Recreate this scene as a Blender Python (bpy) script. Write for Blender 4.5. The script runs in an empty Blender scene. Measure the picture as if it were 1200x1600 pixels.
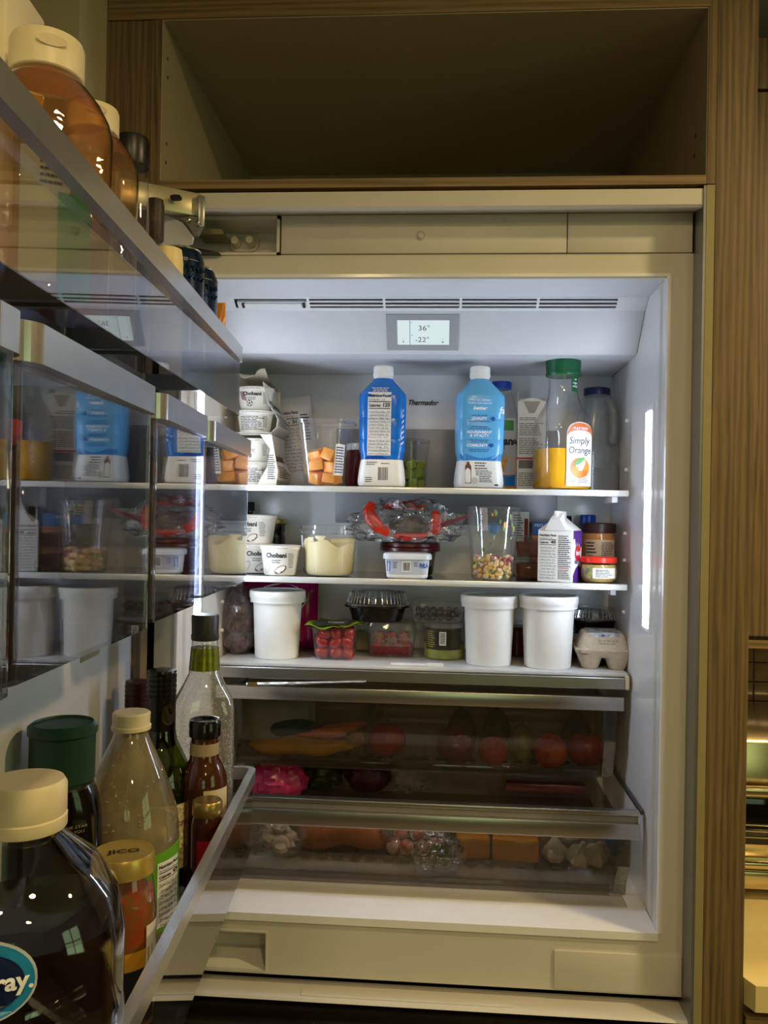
import bpy, bmesh, math, random
from mathutils import Vector, Matrix, noise as mnoise
R = math.radians
sin, cos, pi = math.sin, math.cos, math.pi
rnd = random.Random(7)
scene = bpy.context.scene
COL = scene.collection

# ------------------------------------------------------------------ camera
CAM_H = 1.65                                   # eye height above the floor
CX, CY, CZ = 0.0428, -1.4384, CAM_H
YAW, PITCH, ROLL, FPX = 0.0692, 0.003, 0.0176, 1308.85
_r = Vector((cos(YAW), sin(YAW), 0)); _f = Vector((-sin(YAW), cos(YAW), 0)); _u = Vector((0, 0, 1))
FW = _f*cos(PITCH) + _u*sin(PITCH); _u2 = _u*cos(PITCH) - _f*sin(PITCH)
RT = _r*cos(ROLL) + _u2*sin(ROLL); UP = _u2*cos(ROLL) - _r*sin(ROLL)
cam_d = bpy.data.cameras.new('camera'); cam = bpy.data.objects.new('camera', cam_d); COL.objects.link(cam)
cam_d.sensor_fit = 'HORIZONTAL'; cam_d.sensor_width = 36.0; cam_d.lens = FPX/1200*36; cam_d.clip_start = 0.02
cam.matrix_world = Matrix(((RT.x, UP.x, -FW.x, CX), (RT.y, UP.y, -FW.y, CY), (RT.z, UP.z, -FW.z, CZ), (0, 0, 0, 1)))
scene.camera = cam

# ------------------------------------------------------------------ world, lights, exposure
w = bpy.data.worlds.new('world'); scene.world = w; w.use_nodes = True
w.node_tree.nodes['Background'].inputs[0].default_value = (0.9, 0.75, 0.5, 1)
w.node_tree.nodes['Background'].inputs[1].default_value = 0.05
scene.view_settings.view_transform = 'Standard'; scene.view_settings.look = 'None'
scene.view_settings.gamma = 1.0; scene.view_settings.use_curve_mapping = False
scene.view_settings.exposure = 0.0
LED_STRENGTH = 31.0
WARM = (1.0, 0.73, 0.36)
def downlight(name, loc, power, size=0.14, aim=None, spread=180):
    d = bpy.data.lights.new(name, 'AREA'); d.shape = 'DISK'; d.size = size; d.energy = power; d.color = WARM
    d.spread = R(spread)
    o = bpy.data.objects.new(name, d); COL.objects.link(o); o.location = loc
    if aim: o.rotation_euler = (Vector(aim) - Vector(loc)).to_track_quat('-Z', 'Y').to_euler()
    return o
downlight('ceiling_downlight', (0.35, -1.55, 2.66), 9)
downlight('ceiling_downlight', (-0.30, -2.3, 2.66), 11.2)
downlight('ceiling_downlight', (1.35, -.66, 2.66), 22)
downlight('ceiling_downlight', (1.0, -2.9, 2.66), 11.2)
try:
    scene.cycles.transparent_max_bounces = 32; scene.cycles.max_bounces = 10
except Exception: pass

# ------------------------------------------------------------------ pixel rays -> real points
def ray(u, v): return FW + RT*((u-600)/FPX) - UP*((v-800)/FPX)
CAMP = Vector((CX, CY, CZ))
def atY(u, v, Y): d = ray(u, v); return CAMP + d*((Y-CY)/d.y)
def atX(u, v, X): d = ray(u, v); return CAMP + d*((X-CX)/d.x)
def atZ(u, v, Z): d = ray(u, v); return CAMP + d*((Z-CZ)/d.z)
def px(n, Y): return n*(Y-CY)/FPX             # n pixels at depth Y, in metres

# ------------------------------------------------------------------ materials
MATS = {}
def srgb(c):
    def f(x):
        x /= 255.0
        return x/12.92 if x <= .04045 else ((x+.055)/1.055)**2.4
    return (f(c[0]), f(c[1]), f(c[2]), 1)
def base_nodes(name):
    m = bpy.data.materials.new(name); m.use_nodes = True
    nt = m.node_tree; b = nt.nodes['Principled BSDF']
    return m, nt, b
def mat(name, rgb, rough=.45, metal=0., var=.06, scale=40., bump=0., bscale=200., spec=.5, emit=None, sss=0., stretch=None, coat=0., rgb2=None):
    if name in MATS: return MATS[name]
    m, nt, b = base_nodes(name); N = nt.nodes; L = nt.links
    tc = N.new('ShaderNodeTexCoord'); mp = N.new('ShaderNodeMapping')
    L.new(tc.outputs['Object'], mp.inputs['Vector'])
    if stretch: mp.inputs['Scale'].default_value = stretch
    nz = N.new('ShaderNodeTexNoise'); nz.inputs['Scale'].default_value = scale; nz.inputs['Detail'].default_value = 3
    L.new(mp.outputs[0], nz.inputs['Vector'])
    cr = N.new('ShaderNodeValToRGB'); c = srgb(rgb)
    if rgb2: c2 = srgb(rgb2); lo = c; hi = c2
    else:
        lo = tuple(x*(1-var) for x in c[:3])+(1,); hi = tuple(min(1, x*(1+var)) for x in c[:3])+(1,)
    cr.color_ramp.elements[0].position = .35; cr.color_ramp.elements[1].position = .65
    cr.color_ramp.elements[0].color = lo; cr.color_ramp.elements[1].color = hi
    L.new(nz.outputs['Fac'], cr.inputs['Fac']); L.new(cr.outputs['Color'], b.inputs['Base Color'])
    b.inputs['Roughness'].default_value = rough; b.inputs['Metallic'].default_value = metal
    b.inputs['Specular IOR Level'].default_value = spec
    b.inputs['Coat Weight'].default_value = coat
    if sss: b.inputs['Subsurface Weight'].default_value = sss; b.inputs['Subsurface Radius'].default_value = (.01, .006, .003)
    if emit:
        b.inputs['Emission Color'].default_value = srgb(rgb); b.inputs['Emission Strength'].default_value = emit
    if bump:
        n2 = N.new('ShaderNodeTexNoise'); n2.inputs['Scale'].default_value = bscale; n2.inputs['Detail'].default_value = 4
        L.new(mp.outputs[0], n2.inputs['Vector'])
        bp = N.new('ShaderNodeBump'); bp.inputs['Strength'].default_value = bump; bp.inputs['Distance'].default_value = .002
        L.new(n2.outputs['Fac'], bp.inputs['Height']); L.new(bp.outputs[0], b.inputs['Normal'])
    MATS[name] = m; return m
def clear(name, tint=(255, 255, 255), rough=.02, haze=0., hazec=(235, 235, 235), refl=1.0, bump=0., bscale=60., droplets=0.):
    """thin clear plastic or glass: transparent body, Schlick reflection, a little haze"""
    if name in MATS: return MATS[name]
    m = bpy.data.materials.new(name); m.use_nodes = True; nt = m.node_tree; N = nt.nodes; L = nt.links
    for n in list(N): N.remove(n)
    out = N.new('ShaderNodeOutputMaterial'); tr = N.new('ShaderNodeBsdfTransparent'); gl = N.new('ShaderNodeBsdfGlossy')
    df = N.new('ShaderNodeBsdfDiffuse'); df.inputs[0].default_value = srgb(hazec)
    tr.inputs[0].default_value = srgb(tint); gl.inputs['Roughness'].default_value = rough
    tc = N.new('ShaderNodeTexCoord')
    nz = N.new('ShaderNodeTexNoise'); nz.inputs['Scale'].default_value = bscale; nz.inputs['Detail'].default_value = 3
    L.new(tc.outputs['Object'], nz.inputs['Vector'])
    lw = N.new('ShaderNodeLayerWeight'); lw.inputs['Blend'].default_value = .5
    if bump:
        bp = N.new('ShaderNodeBump'); bp.inputs['Strength'].default_value = bump; bp.inputs['Distance'].default_value = .01
        L.new(nz.outputs['Fac'], bp.inputs['Height']); L.new(bp.outputs[0], gl.inputs['Normal']); L.new(bp.outputs[0], lw.inputs['Normal'])
    p = N.new('ShaderNodeMath'); p.operation = 'POWER'; p.inputs[1].default_value = 4.0; L.new(lw.outputs['Facing'], p.inputs[0])
    ma = N.new('ShaderNodeMath'); ma.operation = 'MULTIPLY_ADD'; ma.inputs[1].default_value = .92*refl; ma.inputs[2].default_value = .06*refl; ma.use_clamp = True
    L.new(p.outputs[0], ma.inputs[0])
    mh = N.new('ShaderNodeMixShader'); mh.inputs[0].default_value = haze
    if droplets:
        vo = N.new('ShaderNodeTexVoronoi'); vo.inputs['Scale'].default_value = 260; L.new(tc.outputs['Object'], vo.inputs['Vector'])
        lt = N.new('ShaderNodeMath'); lt.operation = 'LESS_THAN'; lt.inputs[1].default_value = .28; L.new(vo.outputs['Distance'], lt.inputs[0])
        mm = N.new('ShaderNodeMath'); mm.operation = 'MULTIPLY_ADD'; mm.inputs[1].default_value = droplets; mm.inputs[2].default_value = haze
        L.new(lt.outputs[0], mm.inputs[0]); L.new(mm.outputs[0], mh.inputs[0])
    elif haze:
        rm = N.new('ShaderNodeMapRange'); rm.inputs[1].default_value = .3; rm.inputs[2].default_value = .7
        rm.inputs[3].default_value = haze*.6; rm.inputs[4].default_value = haze*1.4
        L.new(nz.outputs['Fac'], rm.inputs[0]); L.new(rm.outputs[0], mh.inputs[0])
    L.new(tr.outputs[0], mh.inputs[1]); L.new(df.outputs[0], mh.inputs[2])
    mx = N.new('ShaderNodeMixShader'); L.new(ma.outputs[0], mx.inputs[0]); L.new(mh.outputs[0], mx.inputs[1]); L.new(gl.outputs[0], mx.inputs[2])
    L.new(mx.outputs[0], out.inputs[0])
    MATS[name] = m; return m
def wood(name, c1, c2, vertical=True):
    if name in MATS: return MATS[name]
    m, nt, b = base_nodes(name); N = nt.nodes; L = nt.links
    tc = N.new('ShaderNodeTexCoord'); mp = N.new('ShaderNodeMapping'); L.new(tc.outputs['Object'], mp.inputs['Vector'])
    mp.inputs['Scale'].default_value = (34, 34, 1.3) if vertical else (1.3, 34, 34)
    nz = N.new('ShaderNodeTexNoise'); nz.inputs['Scale'].default_value = 4.0; nz.inputs['Detail'].default_value = 6; nz.inputs['Distortion'].default_value = 1.2
    L.new(mp.outputs[0], nz.inputs['Vector'])
    mp2 = N.new('ShaderNodeMapping'); L.new(tc.outputs['Object'], mp2.inputs['Vector'])
    mp2.inputs['Scale'].default_value = (9, 9, .5) if vertical else (.5, 9, 9)
    n2 = N.new('ShaderNodeTexWave'); n2.inputs['Scale'].default_value = 3.; n2.inputs['Distortion'].default_value = 9; n2.inputs['Detail'].default_value = 3; n2.inputs['Detail Scale'].default_value = 1.2
    n2.bands_direction = 'X' if vertical else 'Z'
    L.new(mp2.outputs[0], n2.inputs['Vector'])
    ad = N.new('ShaderNodeMath'); ad.operation = 'MULTIPLY_ADD'; ad.inputs[1].default_value = .35; L.new(n2.outputs['Fac'], ad.inputs[0]); L.new(nz.outputs['Fac'], ad.inputs[2])
    cr = N.new('ShaderNodeValToRGB'); cr.color_ramp.elements[0].position = .3; cr.color_ramp.elements[1].position = .95
    cr.color_ramp.elements[0].color = srgb(c1); cr.color_ramp.elements[1].color = srgb(c2)
    L.new(ad.outputs[0], cr.inputs[0]); L.new(cr.outputs[0], b.inputs['Base Color'])
    b.inputs['Roughness'].default_value = .5
    bp = N.new('ShaderNodeBump'); bp.inputs['Strength'].default_value = .15; bp.inputs['Distance'].default_value = .001
    L.new(nz.outputs['Fac'], bp.inputs['Height']); L.new(bp.outputs[0], b.inputs['Normal'])
    MATS[name] = m; return m
def glow(name, rgb, strength):
    if name in MATS: return MATS[name]
    m = bpy.data.materials.new(name); m.use_nodes = True; nt = m.node_tree; N = nt.nodes
    for n in list(N): N.remove(n)
    out = N.new('ShaderNodeOutputMaterial'); e = N.new('ShaderNodeEmission')
    e.inputs[0].default_value = srgb(rgb); e.inputs[1].default_value = strength; nt.links.new(e.outputs[0], out.inputs[0])
    MATS[name] = m; return m

# ------------------------------------------------------------------ geometry: every function returns (verts, faces)
def join(*gs):
    V, F = [], []
    for v, f in gs:
        o = len(V); V += list(v); F += [tuple(i+o for i in q) for q in f]
    return V, F
def move(g, d): d = Vector(d); return [tuple(Vector(v)+d) for v in g[0]], g[1]
def xform(g, m): return [tuple(m @ Vector(v)) for v in g[0]], g[1]
def rotz(g, a): return xform(g, Matrix.Rotation(a, 4, 'Z'))
def box(x0, x1, y0, y1, z0, z1, bev=0, seg=2):
    if bev:
        bm = bmesh.new(); bmesh.ops.create_cube(bm, size=1)
        for v in bm.verts: v.co = Vector(((x0+x1)/2+v.co.x*(x1-x0), (y0+y1)/2+v.co.y*(y1-y0), (z0+z1)/2+v.co.z*(z1-z0)))
        bmesh.ops.bevel(bm, geom=bm.edges[:], offset=bev, segments=seg, affect='EDGES', profile=.5)
        bm.verts.index_update(); g = ([tuple(v.co) for v in bm.verts], [tuple(v.index for v in f.verts) for f in bm.faces]); bm.free(); return g
    V = [(x0, y0, z0), (x1, y0, z0), (x1, y1, z0), (x0, y1, z0), (x0, y0, z1), (x1, y0, z1), (x1, y1, z1), (x0, y1, z1)]
    return V, [(0, 3, 2, 1), (4, 5, 6, 7), (0, 1, 5, 4), (1, 2, 6, 5), (2, 3, 7, 6), (3, 0, 4, 7)]
def sgnpow(a, p): return math.copysign(abs(a)**p, a)
def loft(secs, seg=32, cap0=True, cap1=True):
    """sections (z, hx, hy, n[, cx, cy]): stacked superellipses; n = 2 is round, 4+ a rounded square"""
    V, F = [], []
    for s in secs:
        z, hx, hy, n = s[:4]; cx, cy = (s[4], s[5]) if len(s) > 4 else (0, 0)
        for i in range(seg):
            a = 2*pi*i/seg
            V.append((cx+hx*sgnpow(cos(a), 2/n), cy+hy*sgnpow(sin(a), 2/n), z))
    for k in range(len(secs)-1):
        for i in range(seg):
            j = (i+1) % seg
            F.append((k*seg+i, k*seg+j, (k+1)*seg+j, (k+1)*seg+i))
    if cap0: F.append(tuple(reversed(range(seg))))
    if cap1: F.append(tuple(range((len(secs)-1)*seg, len(secs)*seg)))
    return V, F
def lathe(prof, seg=32, cap0=True, cap1=True): return loft([(z, r, r, 2) for r, z in prof], seg, cap0, cap1)
def prism(poly, axis, d0, d1):
    """polygon of 2D points extruded along an axis"""
    def p3(a, b, d): return {'X': (d, a, b), 'Y': (a, d, b), 'Z': (a, b, d)}[axis]
    n = len(poly); V = [p3(a, b, d0) for a, b in poly]+[p3(a, b, d1) for a, b in poly]
    F = [tuple(range(n)), tuple(reversed(range(n, 2*n)))]+[(i, i+n, (i+1) % n+n, (i+1) % n) for i in range(n)]
    return V, F
def tube(path, r, seg=10):
    V, F = [], []; P = [Vector(p) for p in path]
    for k, p in enumerate(P):
        t = (P[min(k+1, len(P)-1)]-P[max(k-1, 0)]).normalized()
        a = t.cross(Vector((0, 0, 1))) if abs(t.z) < .9 else t.cross(Vector((1, 0, 0)))
        a.normalize(); b = t.cross(a); rr = r[k] if isinstance(r, (list, tuple)) else r
        for i in range(seg):
            q = p+a*(rr*cos(2*pi*i/seg))+b*(rr*sin(2*pi*i/seg)); V.append(tuple(q))
    for k in range(len(P)-1):
        for i in range(seg):
            j = (i+1) % seg; F.append((k*seg+i, k*seg+j, (k+1)*seg+j, (k+1)*seg+i))
    F.append(tuple(reversed(range(seg)))); F.append(tuple(range((len(P)-1)*seg, len(P)*seg)))
    return V, F
def blob(rx, ry, rz, amp=.06, freq=3., seed=0, nu=20, nv=12, dimple=0.):
    V, F = [], []
    for k in range(nv+1):
        th = pi*k/nv
        for i in range(nu):
            a = 2*pi*i/nu; d = Vector((sin(th)*cos(a), sin(th)*sin(a), -cos(th)))
            s = 1+amp*mnoise.noise(d*freq+Vector((seed*7.1, seed*3.3, seed*1.7)))
            if dimple: s -= dimple*(math.exp(-((th-pi)/.45)**2)+.6*math.exp(-(th/.45)**2))
            V.append((rx*d.x*s, ry*d.y*s, rz*d.z*s))
    for k in range(nv):
        for i in range(nu):
            j = (i+1) % nu; F.append((k*nu+i, k*nu+j, (k+1)*nu+j, (k+1)*nu+i))
    return V, F
def crumple(rx, ry, rz, amp=.2, freq=2.5, seed=0, nu=28, nv=18, pin=None):
    """a crumpled bag: sharp ridged folds"""
    V, F = blob(rx, ry, rz, 0, 1, 0, nu, nv); W = []
    for v in V:
        d = Vector((v[0]/rx, v[1]/ry, v[2]/rz)); q = d*freq+Vector((seed*5.3, seed, -seed*2.1))
        s = 1+amp*(1-2*abs(mnoise.noise(q)))*.6+amp*.8*mnoise.noise(q*2.3)+amp*.5*(.5-abs(mnoise.noise(q*4.7)))-amp*.3
        W.append((v[0]*s, v[1]*s, v[2]*s))
    return W, F
def sec_at(secs, z):
    if z <= secs[0][0]: return secs[0][1:4]
    for a, b in zip(secs, secs[1:]):
        if a[0] <= z <= b[0]:
            t = (z-a[0])/(b[0]-a[0]) if b[0] > a[0] else 0
            return tuple(a[i]+(b[i]-a[i])*t for i in (1, 2, 3))
    return secs[-1][1:4]
def front(secs, ang=0., off=.0006):
    """map flat (x, z) print onto the lofted surface facing direction ang from -Y"""
    def f(x, z):
        hx, hy, n = sec_at(secs, z)
        if n >= 2.4 and not ang:
            q = min(.985, abs(x)/hx); return (math.copysign(q*hx, x), -hy*(1-q**n)**(1/n)-off, z)
        a = ang+2*x/max(hx+hy, 1e-4); c, s = abs(cos(a)), abs(sin(a))
        rr = ((s/hx)**n+(c/hy)**n)**(-1/n)+off
        return (rr*sin(a), -rr*cos(a), z)
    return f
def flat(o, ex=(1, 0, 0), ez=(0, 0, 1), off=.0006):
    o = Vector(o); ex = Vector(ex).normalized(); ez = Vector(ez).normalized(); n = ex.cross(ez)*off
    return lambda x, z: tuple(o+ex*x+ez*z+n)
def patch(fm, x0, x1, z0, z1, nx=8, nz=4, corner=0.):
    V, F = [], []
    for k in range(nz+1):
        for i in range(nx+1):
            x = x0+(x1-x0)*i/nx; z = z0+(z1-z0)*k/nz; V.append(fm(x, z))
    for k in range(nz):
        for i in range(nx):
            a = k*(nx+1)+i; F.append((a, a+1, a+nx+2, a+nx+1))
    return V, F
def polyp(fm, pts):
    return [fm(x, z) for x, z in pts], [tuple(range(len(pts)))]
def disc(fm, x, z, rx, rz, n=24): return polyp(fm, [(x+rx*cos(2*pi*i/n), z+rz*sin(2*pi*i/n)) for i in range(n)])
_tc = {}
def text2d(s, bold=0., shear=0., res=2):
    k = (s, bold, shear, res)
    if k in _tc: return _tc[k]
    cu = bpy.data.curves.new('t', 'FONT'); cu.body = s; cu.size = 1; cu.resolution_u = res; cu.offset = bold; cu.shear = shear
    o = bpy.data.objects.new('t', cu); me = o.to_mesh()
    V = [(v.co.x, v.co.y) for v in me.vertices]; F = [tuple(p.vertices) for p in me.polygons]
    o.to_mesh_clear(); bpy.data.objects.remove(o); bpy.data.curves.remove(cu)
    if not V: V = [(0, 0)]
    _tc[k] = (V, F); return _tc[k]
def text(fm, s, x, z, h, width=None, align='C', bold=0., shear=0., res=2, rot=0., mirror=False):
    """text of cap height about h placed at x (C centre, L left, R right) on baseline z"""
    V, F = text2d(s, bold, shear, res); sc = h/.70
    x0 = min(v[0] for v in V); x1 = max(v[0] for v in V); wd = (x1-x0)*sc
    kx = sc*(width/wd if (width and wd > 1e-9) else 1); wd = (x1-x0)*kx
    dx = {'C': -wd/2, 'L': 0, 'R': -wd}[align]
    c, si = cos(rot), sin(rot); out = []
    for a, b in V:
        p = (a-x0)*kx+dx; q = b*sc
        out.append(fm(x+p*c-q*si, z+p*si+q*c))
    return out, F
ROWS = ['Total Fat 4.5g   6%', '  Saturated Fat 3g  15%', '  Trans Fat 0g', 'Cholesterol 20mg  7%', 'Sodium 120mg   5%', 'Total Carb. 6g  2%', '  Dietary Fiber 0g', '  Total Sugars 6g', 'Protein 13g  26%', 'Vitamin D 5mcg  25%', 'Calcium 380mg  30%', 'Iron 0mg  0%', 'Potassium 400mg 8%', 'Vitamin A 150mcg 15%']
def facts(fm, x, z, wd, ht, cal, rows=12, title='Nutrition Facts', small=True):
    """black print of a nutrition panel; (x, z) is its lower left corner"""
    g = [text(fm, title, x+wd*.5, z+ht*.925, ht*.05, width=wd*.94, bold=.03)]
    g.append(patch(fm, x+wd*.03, x+wd*.97, z+ht*.845, z+ht*.858, 3, 1))
    g.append(text(fm, 'Serving size 1 cup', x+wd*.04, z+ht*.875, ht*.028, width=wd*.7, align='L'))
    g.append(text(fm, 'Calories', x+wd*.04, z+ht*.77, ht*.045, width=wd*.5, align='L', bold=.03))
    if cal: g.append(text(fm, cal, x+wd*.96, z+ht*.77, ht*.062, align='R', width=wd*.3, bold=.03))
    g.append(patch(fm, x+wd*.03, x+wd*.97, z+ht*.735, z+ht*.747, 3, 1))
    st = ht*.72/rows
    for i in range(rows):
        zz = z+ht*.72-st*(i+.8); t = ROWS[i % len(ROWS)]
        g.append(text(fm, t.strip(), x+wd*(.04 if t[0] != ' ' else .1), zz, st*.48, width=wd*(.86 if i % 3 else .92)-(wd*.06 if t[0] == ' ' else 0), align='L', res=1))
        g.append(patch(fm, x+wd*.03, x+wd*.97, zz-st*.17, zz-st*.10, 2, 1))
    return join(*g)
def greek(fm, x, z, wd, ht, lines, align='L', seed=1, words=5):
    """rows of print far too small to read"""
    r = random.Random(seed); g = []
    st = ht/lines
    for i in range(lines):
        zz = z+ht-st*(i+.75); xx = x; end = x+wd*(r.uniform(.7, 1.0))
        if align == 'C': xx = x+(x+wd-end)/2; end = xx+(end-x)
        while xx < end-wd*.03:
            ww = min(end-xx, wd*r.uniform(.08, .25)); g.append(patch(fm, xx, xx+ww*.85, zz, zz+st*.42, 1, 1)); xx += ww
    return join(*g)
def barcode(fm, x, z, wd, ht, seed=1):
    r = random.Random(seed); g = []; xx = x
    while xx < x+wd:
        b = wd*r.choice([.015, .03, .045]); g.append(patch(fm, xx, min(xx+b, x+wd), z, z+ht, 1, 1)); xx += b+wd*r.choice([.02, .03, .04])
    return join(*g)

# ------------------------------------------------------------------ objects
def link(name, g, m, parent=None, smooth=True, ang=35, loc=None):
    me = bpy.data.meshes.new(name); me.from_pydata([tuple(v) for v in g[0]], [], g[1]); me.validate(); me.update()
    me.materials.append(m)
    if smooth:
        me.shade_smooth(); me.set_sharp_from_angle(angle=R(ang))
    o = bpy.data.objects.new(name, me); COL.objects.link(o)
    if parent: o.parent = parent
    if loc: o.location = loc
    return o
def thing(name, label, cat, loc, rz=0., group=None):
    o = bpy.data.objects.new(name, None); COL.objects.link(o); o.empty_display_size = .02
    o.location = loc; o.rotation_euler = (0, 0, rz); o['label'] = label; o['category'] = cat
    if group: o['group'] = group
    return o
def solo(name, g, m, label, cat, loc=(0, 0, 0), rz=0., group=None, **k):
    o = link(name, g, m, **k); o.location = loc; o.rotation_euler = (0, 0, rz); o['label'] = label; o['category'] = cat
    if group: o['group'] = group
    return o
def struct(name, g, m, parent=None, **k):
    o = link(name, g, m, parent, **k)
    if not parent: o['kind'] = 'structure'
    return o

# ------------------------------------------------------------------ palette
WHITE = mat('white_gloss_liner', (243, 244, 247), rough=.16, var=.01)
FLANGE = mat('white_painted_steel', (214, 210, 200), rough=.42, var=.015, scale=12)
CREAM = mat('cream_plastic', (222, 214, 190), rough=.4, var=.02)
ALU = mat('brushed_aluminium', (188, 186, 180), rough=.28, metal=1., var=.05, scale=30, stretch=(.6, 20, 20))
DARKM = mat('dark_steel', (70, 64, 56), rough=.3, metal=.9, var=.1)
BLACK = mat('black_rubber', (14, 13, 13), rough=.6)
INK = mat('black_ink', (22, 22, 24), rough=.5)
INKB = mat('blue_ink', (30, 56, 130), rough=.5)
INKW = mat('white_ink', (240, 244, 248), rough=.5)
INKR = mat('red_ink', (196, 30, 36), rough=.5)
PAPER = mat('white_print_film', (238, 238, 235), rough=.3, var=.02)
WPLAST = mat('white_plastic', (238, 238, 236), rough=.3, var=.01)
WPAPER = mat('white_paperboard', (236, 235, 230), rough=.45, var=.015, bump=.03)
GLASS = clear('clear_plastic')
PET = clear('clear_pet_cup', haze=.025, refl=1.1, bump=.05, bscale=30)
BAGM = clear('crinkled_bag_film', haze=.05, refl=2.2, bump=.7, bscale=45, rough=.05)
BINM = clear('clear_door_bin_acrylic', tint=(230, 231, 236), refl=1.35, haze=.008, hazec=(200, 200, 205))
DRAWM = clear('clear_drawer_acrylic', tint=(231, 228, 221), refl=.8, haze=.006, hazec=(190, 185, 175))
WOODV = wood('oak_veneer_vertical', (78, 61, 38), (128, 105, 70), True)
WOODH = wood('oak_veneer_horizontal', (96, 76, 46), (150, 124, 82), False)

# =================================================================== the room
WALLP = mat('olive_wall_paint', (176, 166, 132), rough=.8, var=.02)
YW = -0.053                                    # front face of the oak surround
XR0 = atY(1098, 700, YW).x; XR1 = atY(1175, 700, YW).x
XL0 = atY(166, 150, YW).x; XL1 = atY(251, 150, YW).x
Zc0 = atY(700, 291, YW).z                      # underside of the cubby's bottom rail
Zc1 = atY(700, 277, YW).z                      # top of that rail
Zc2 = atY(700, 19, YW).z                       # underside of the top rail
ROOMX = 2.6
struct('floor', box(-2, ROOMX, -4.2, .7, -.05, 0), mat('grey_floor_tile', (120, 108, 92), rough=.45, scale=6, var=.1))
struct('ceiling', box(-2, ROOMX, -4.2, .7, 2.72, 2.78), mat('ceiling_paint', (226, 220, 206), rough=.9, var=.01))
struct('wall_left', box(XL0-.10, XL0-.001, -.16, .7, 0, 2.72), WALLP)
WALLD = mat('dimmed_far_wall', (96, 82, 62), rough=.8, var=.03)  # unseen far walls painted darker so reflections show a dim room
struct('wall_far_left', box(-2.05, -2, -4.2, .0, 0, 2.72), WALLD)
struct('wall_left_return', box(-2, XL0-.10, -.06, 0, 0, 2.72), WALLP)
struct('wall_right', box(ROOMX, ROOMX+.05, -4.2, .7, 0, 2.72), WALLD)
struct('wall_rear', box(-2, ROOMX, -4.25, -4.2, 0, 2.72), WALLD)
wb = struct('wall_back', box(XL0, ROOMX, .66, .7, 0, 2.72), mat('dark_grout', (34, 30, 26), rough=.8))
# window in the wall behind the photographer, daylight on foliage
wn = struct('window_1', box(.15, 1.15, -4.215, -4.19, 1.0, 2.2), mat('window_frame_paint', (205, 200, 188), rough=.5))
pane_g = box(-.21, .21, -.004, .004, -.25, .25)
pm = glow('daylit_window_pane', (178, 205, 150), 2.6)
for i in range(2):
    for k in range(2):
        link('pane', pane_g, pm, wn, smooth=False, loc=(.40+.5*i, -4.184, 1.3+.6*k))

wn2 = struct('window_2', box(ROOMX-.012, ROOMX+.01, -2.6, -1.3, 1.1, 2.3), mat('window_frame_paint', (205, 200, 188), rough=.5))
for i in range(2):
    for k in range(2):
        link('pane', rotz(box(-.27, .27, -.004, .004, -.26, .26), pi/2), pm, wn2, smooth=False, loc=(ROOMX-.014, -2.26+.62*i, 1.41+.58*k))

# ------------------------------------------------------------------ oak surround with the open cubby over the refrigerator
XC0, XC1 = XL1, atY(1098, 140, YW).x
cab = thing('refrigerator_cabinet', 'tall oak veneer cabinet surround with an empty open cubby above the refrigerator', 'cabinet', (0, 0, 0))
link('side_panel', box(XR0+.013, XR1, YW, .62, 0, 2.6, .001, 1), WOODV, cab)
link('side_panel', box(XR0, XR0+.013, YW, .62, Zc0, 2.6), WOODV, cab, smooth=False)
link('edge_strip', box(XR0, XR0+.013, YW+.0005, .30, 0, Zc0-.0015), mat('olive_edge_strip', (150, 140, 98), rough=.4, var=.03), cab, smooth=False)
link('reveal_strip', box(XR0-.0045, XR0-.0003, YW+.001, .30, 0, Zc0-.002), mat('satin_reveal', (150, 150, 150), rough=.35, metal=.85, var=.04), cab, smooth=False)
XS = atY(236, 150, YW).x; ZF = Zc2-.0015
link('filler_panel', box(XL0, XS-.001, YW, -.02, 0, ZF-.001), WOODV, cab, smooth=False)
link('side_panel', box(XS, XL1, YW, .62, Zc0-.002, ZF), WOODV, cab, smooth=False)
link('top_rail', box(XL0, XR0, YW, .62, Zc2, 2.6), WOODH, cab, smooth=False)
link('bottom_rail', box(XL1+.0005, XR0-.0005, YW+.0005, -.02, Zc0, Zc1), WOODH, cab, smooth=False)
INNER = mat('taupe_melamine', (170, 160, 132), rough=.6, var=.03)
link('cubby_floor', box(XL1+.001, XR0-.001, -.02, .60, Zc0, Zc1-.003), INNER, cab, smooth=False)
link('cubby_side', box(XL1+.0002, XL1+.002, YW+.002, .60, Zc1, Zc2), INNER, cab, smooth=False)
link('cubby_side', box(XR0-.002, XR0-.0002, YW+.002, .60, Zc1, Zc2), INNER, cab, smooth=False)
link('cubby_top', box(XL1+.002, XR0-.002, YW+.002, .60, Zc2-.002, Zc2-.0002), INNER, cab, smooth=False)
link('cubby_back', box(XL1, XR0, .60, .61, Zc1-.01, Zc2), INNER, cab, smooth=False)
for (u, v) in ((262, 92), (262, 121), (260, 225), (259, 254)):
    p = atX(u, v, XL1+.0022)
    link('shelf_pin_hole', xform(lathe([(.0028, 0), (.0028, .0006)], 10), Matrix.Translation(p) @ Matrix.Rotation(R(90), 4, 'Y')), BLACK, cab)
for (u, v) in ((1087, 213), (1085, 243)):
    p = atX(u, v, XR0-.0027)
    link('shelf_pin_hole', xform(lathe([(.0028, 0), (.0028, .0006)], 10), Matrix.Translation(p) @ Matrix.Rotation(R(-90), 4, 'Y')), BLACK, cab)

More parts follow.
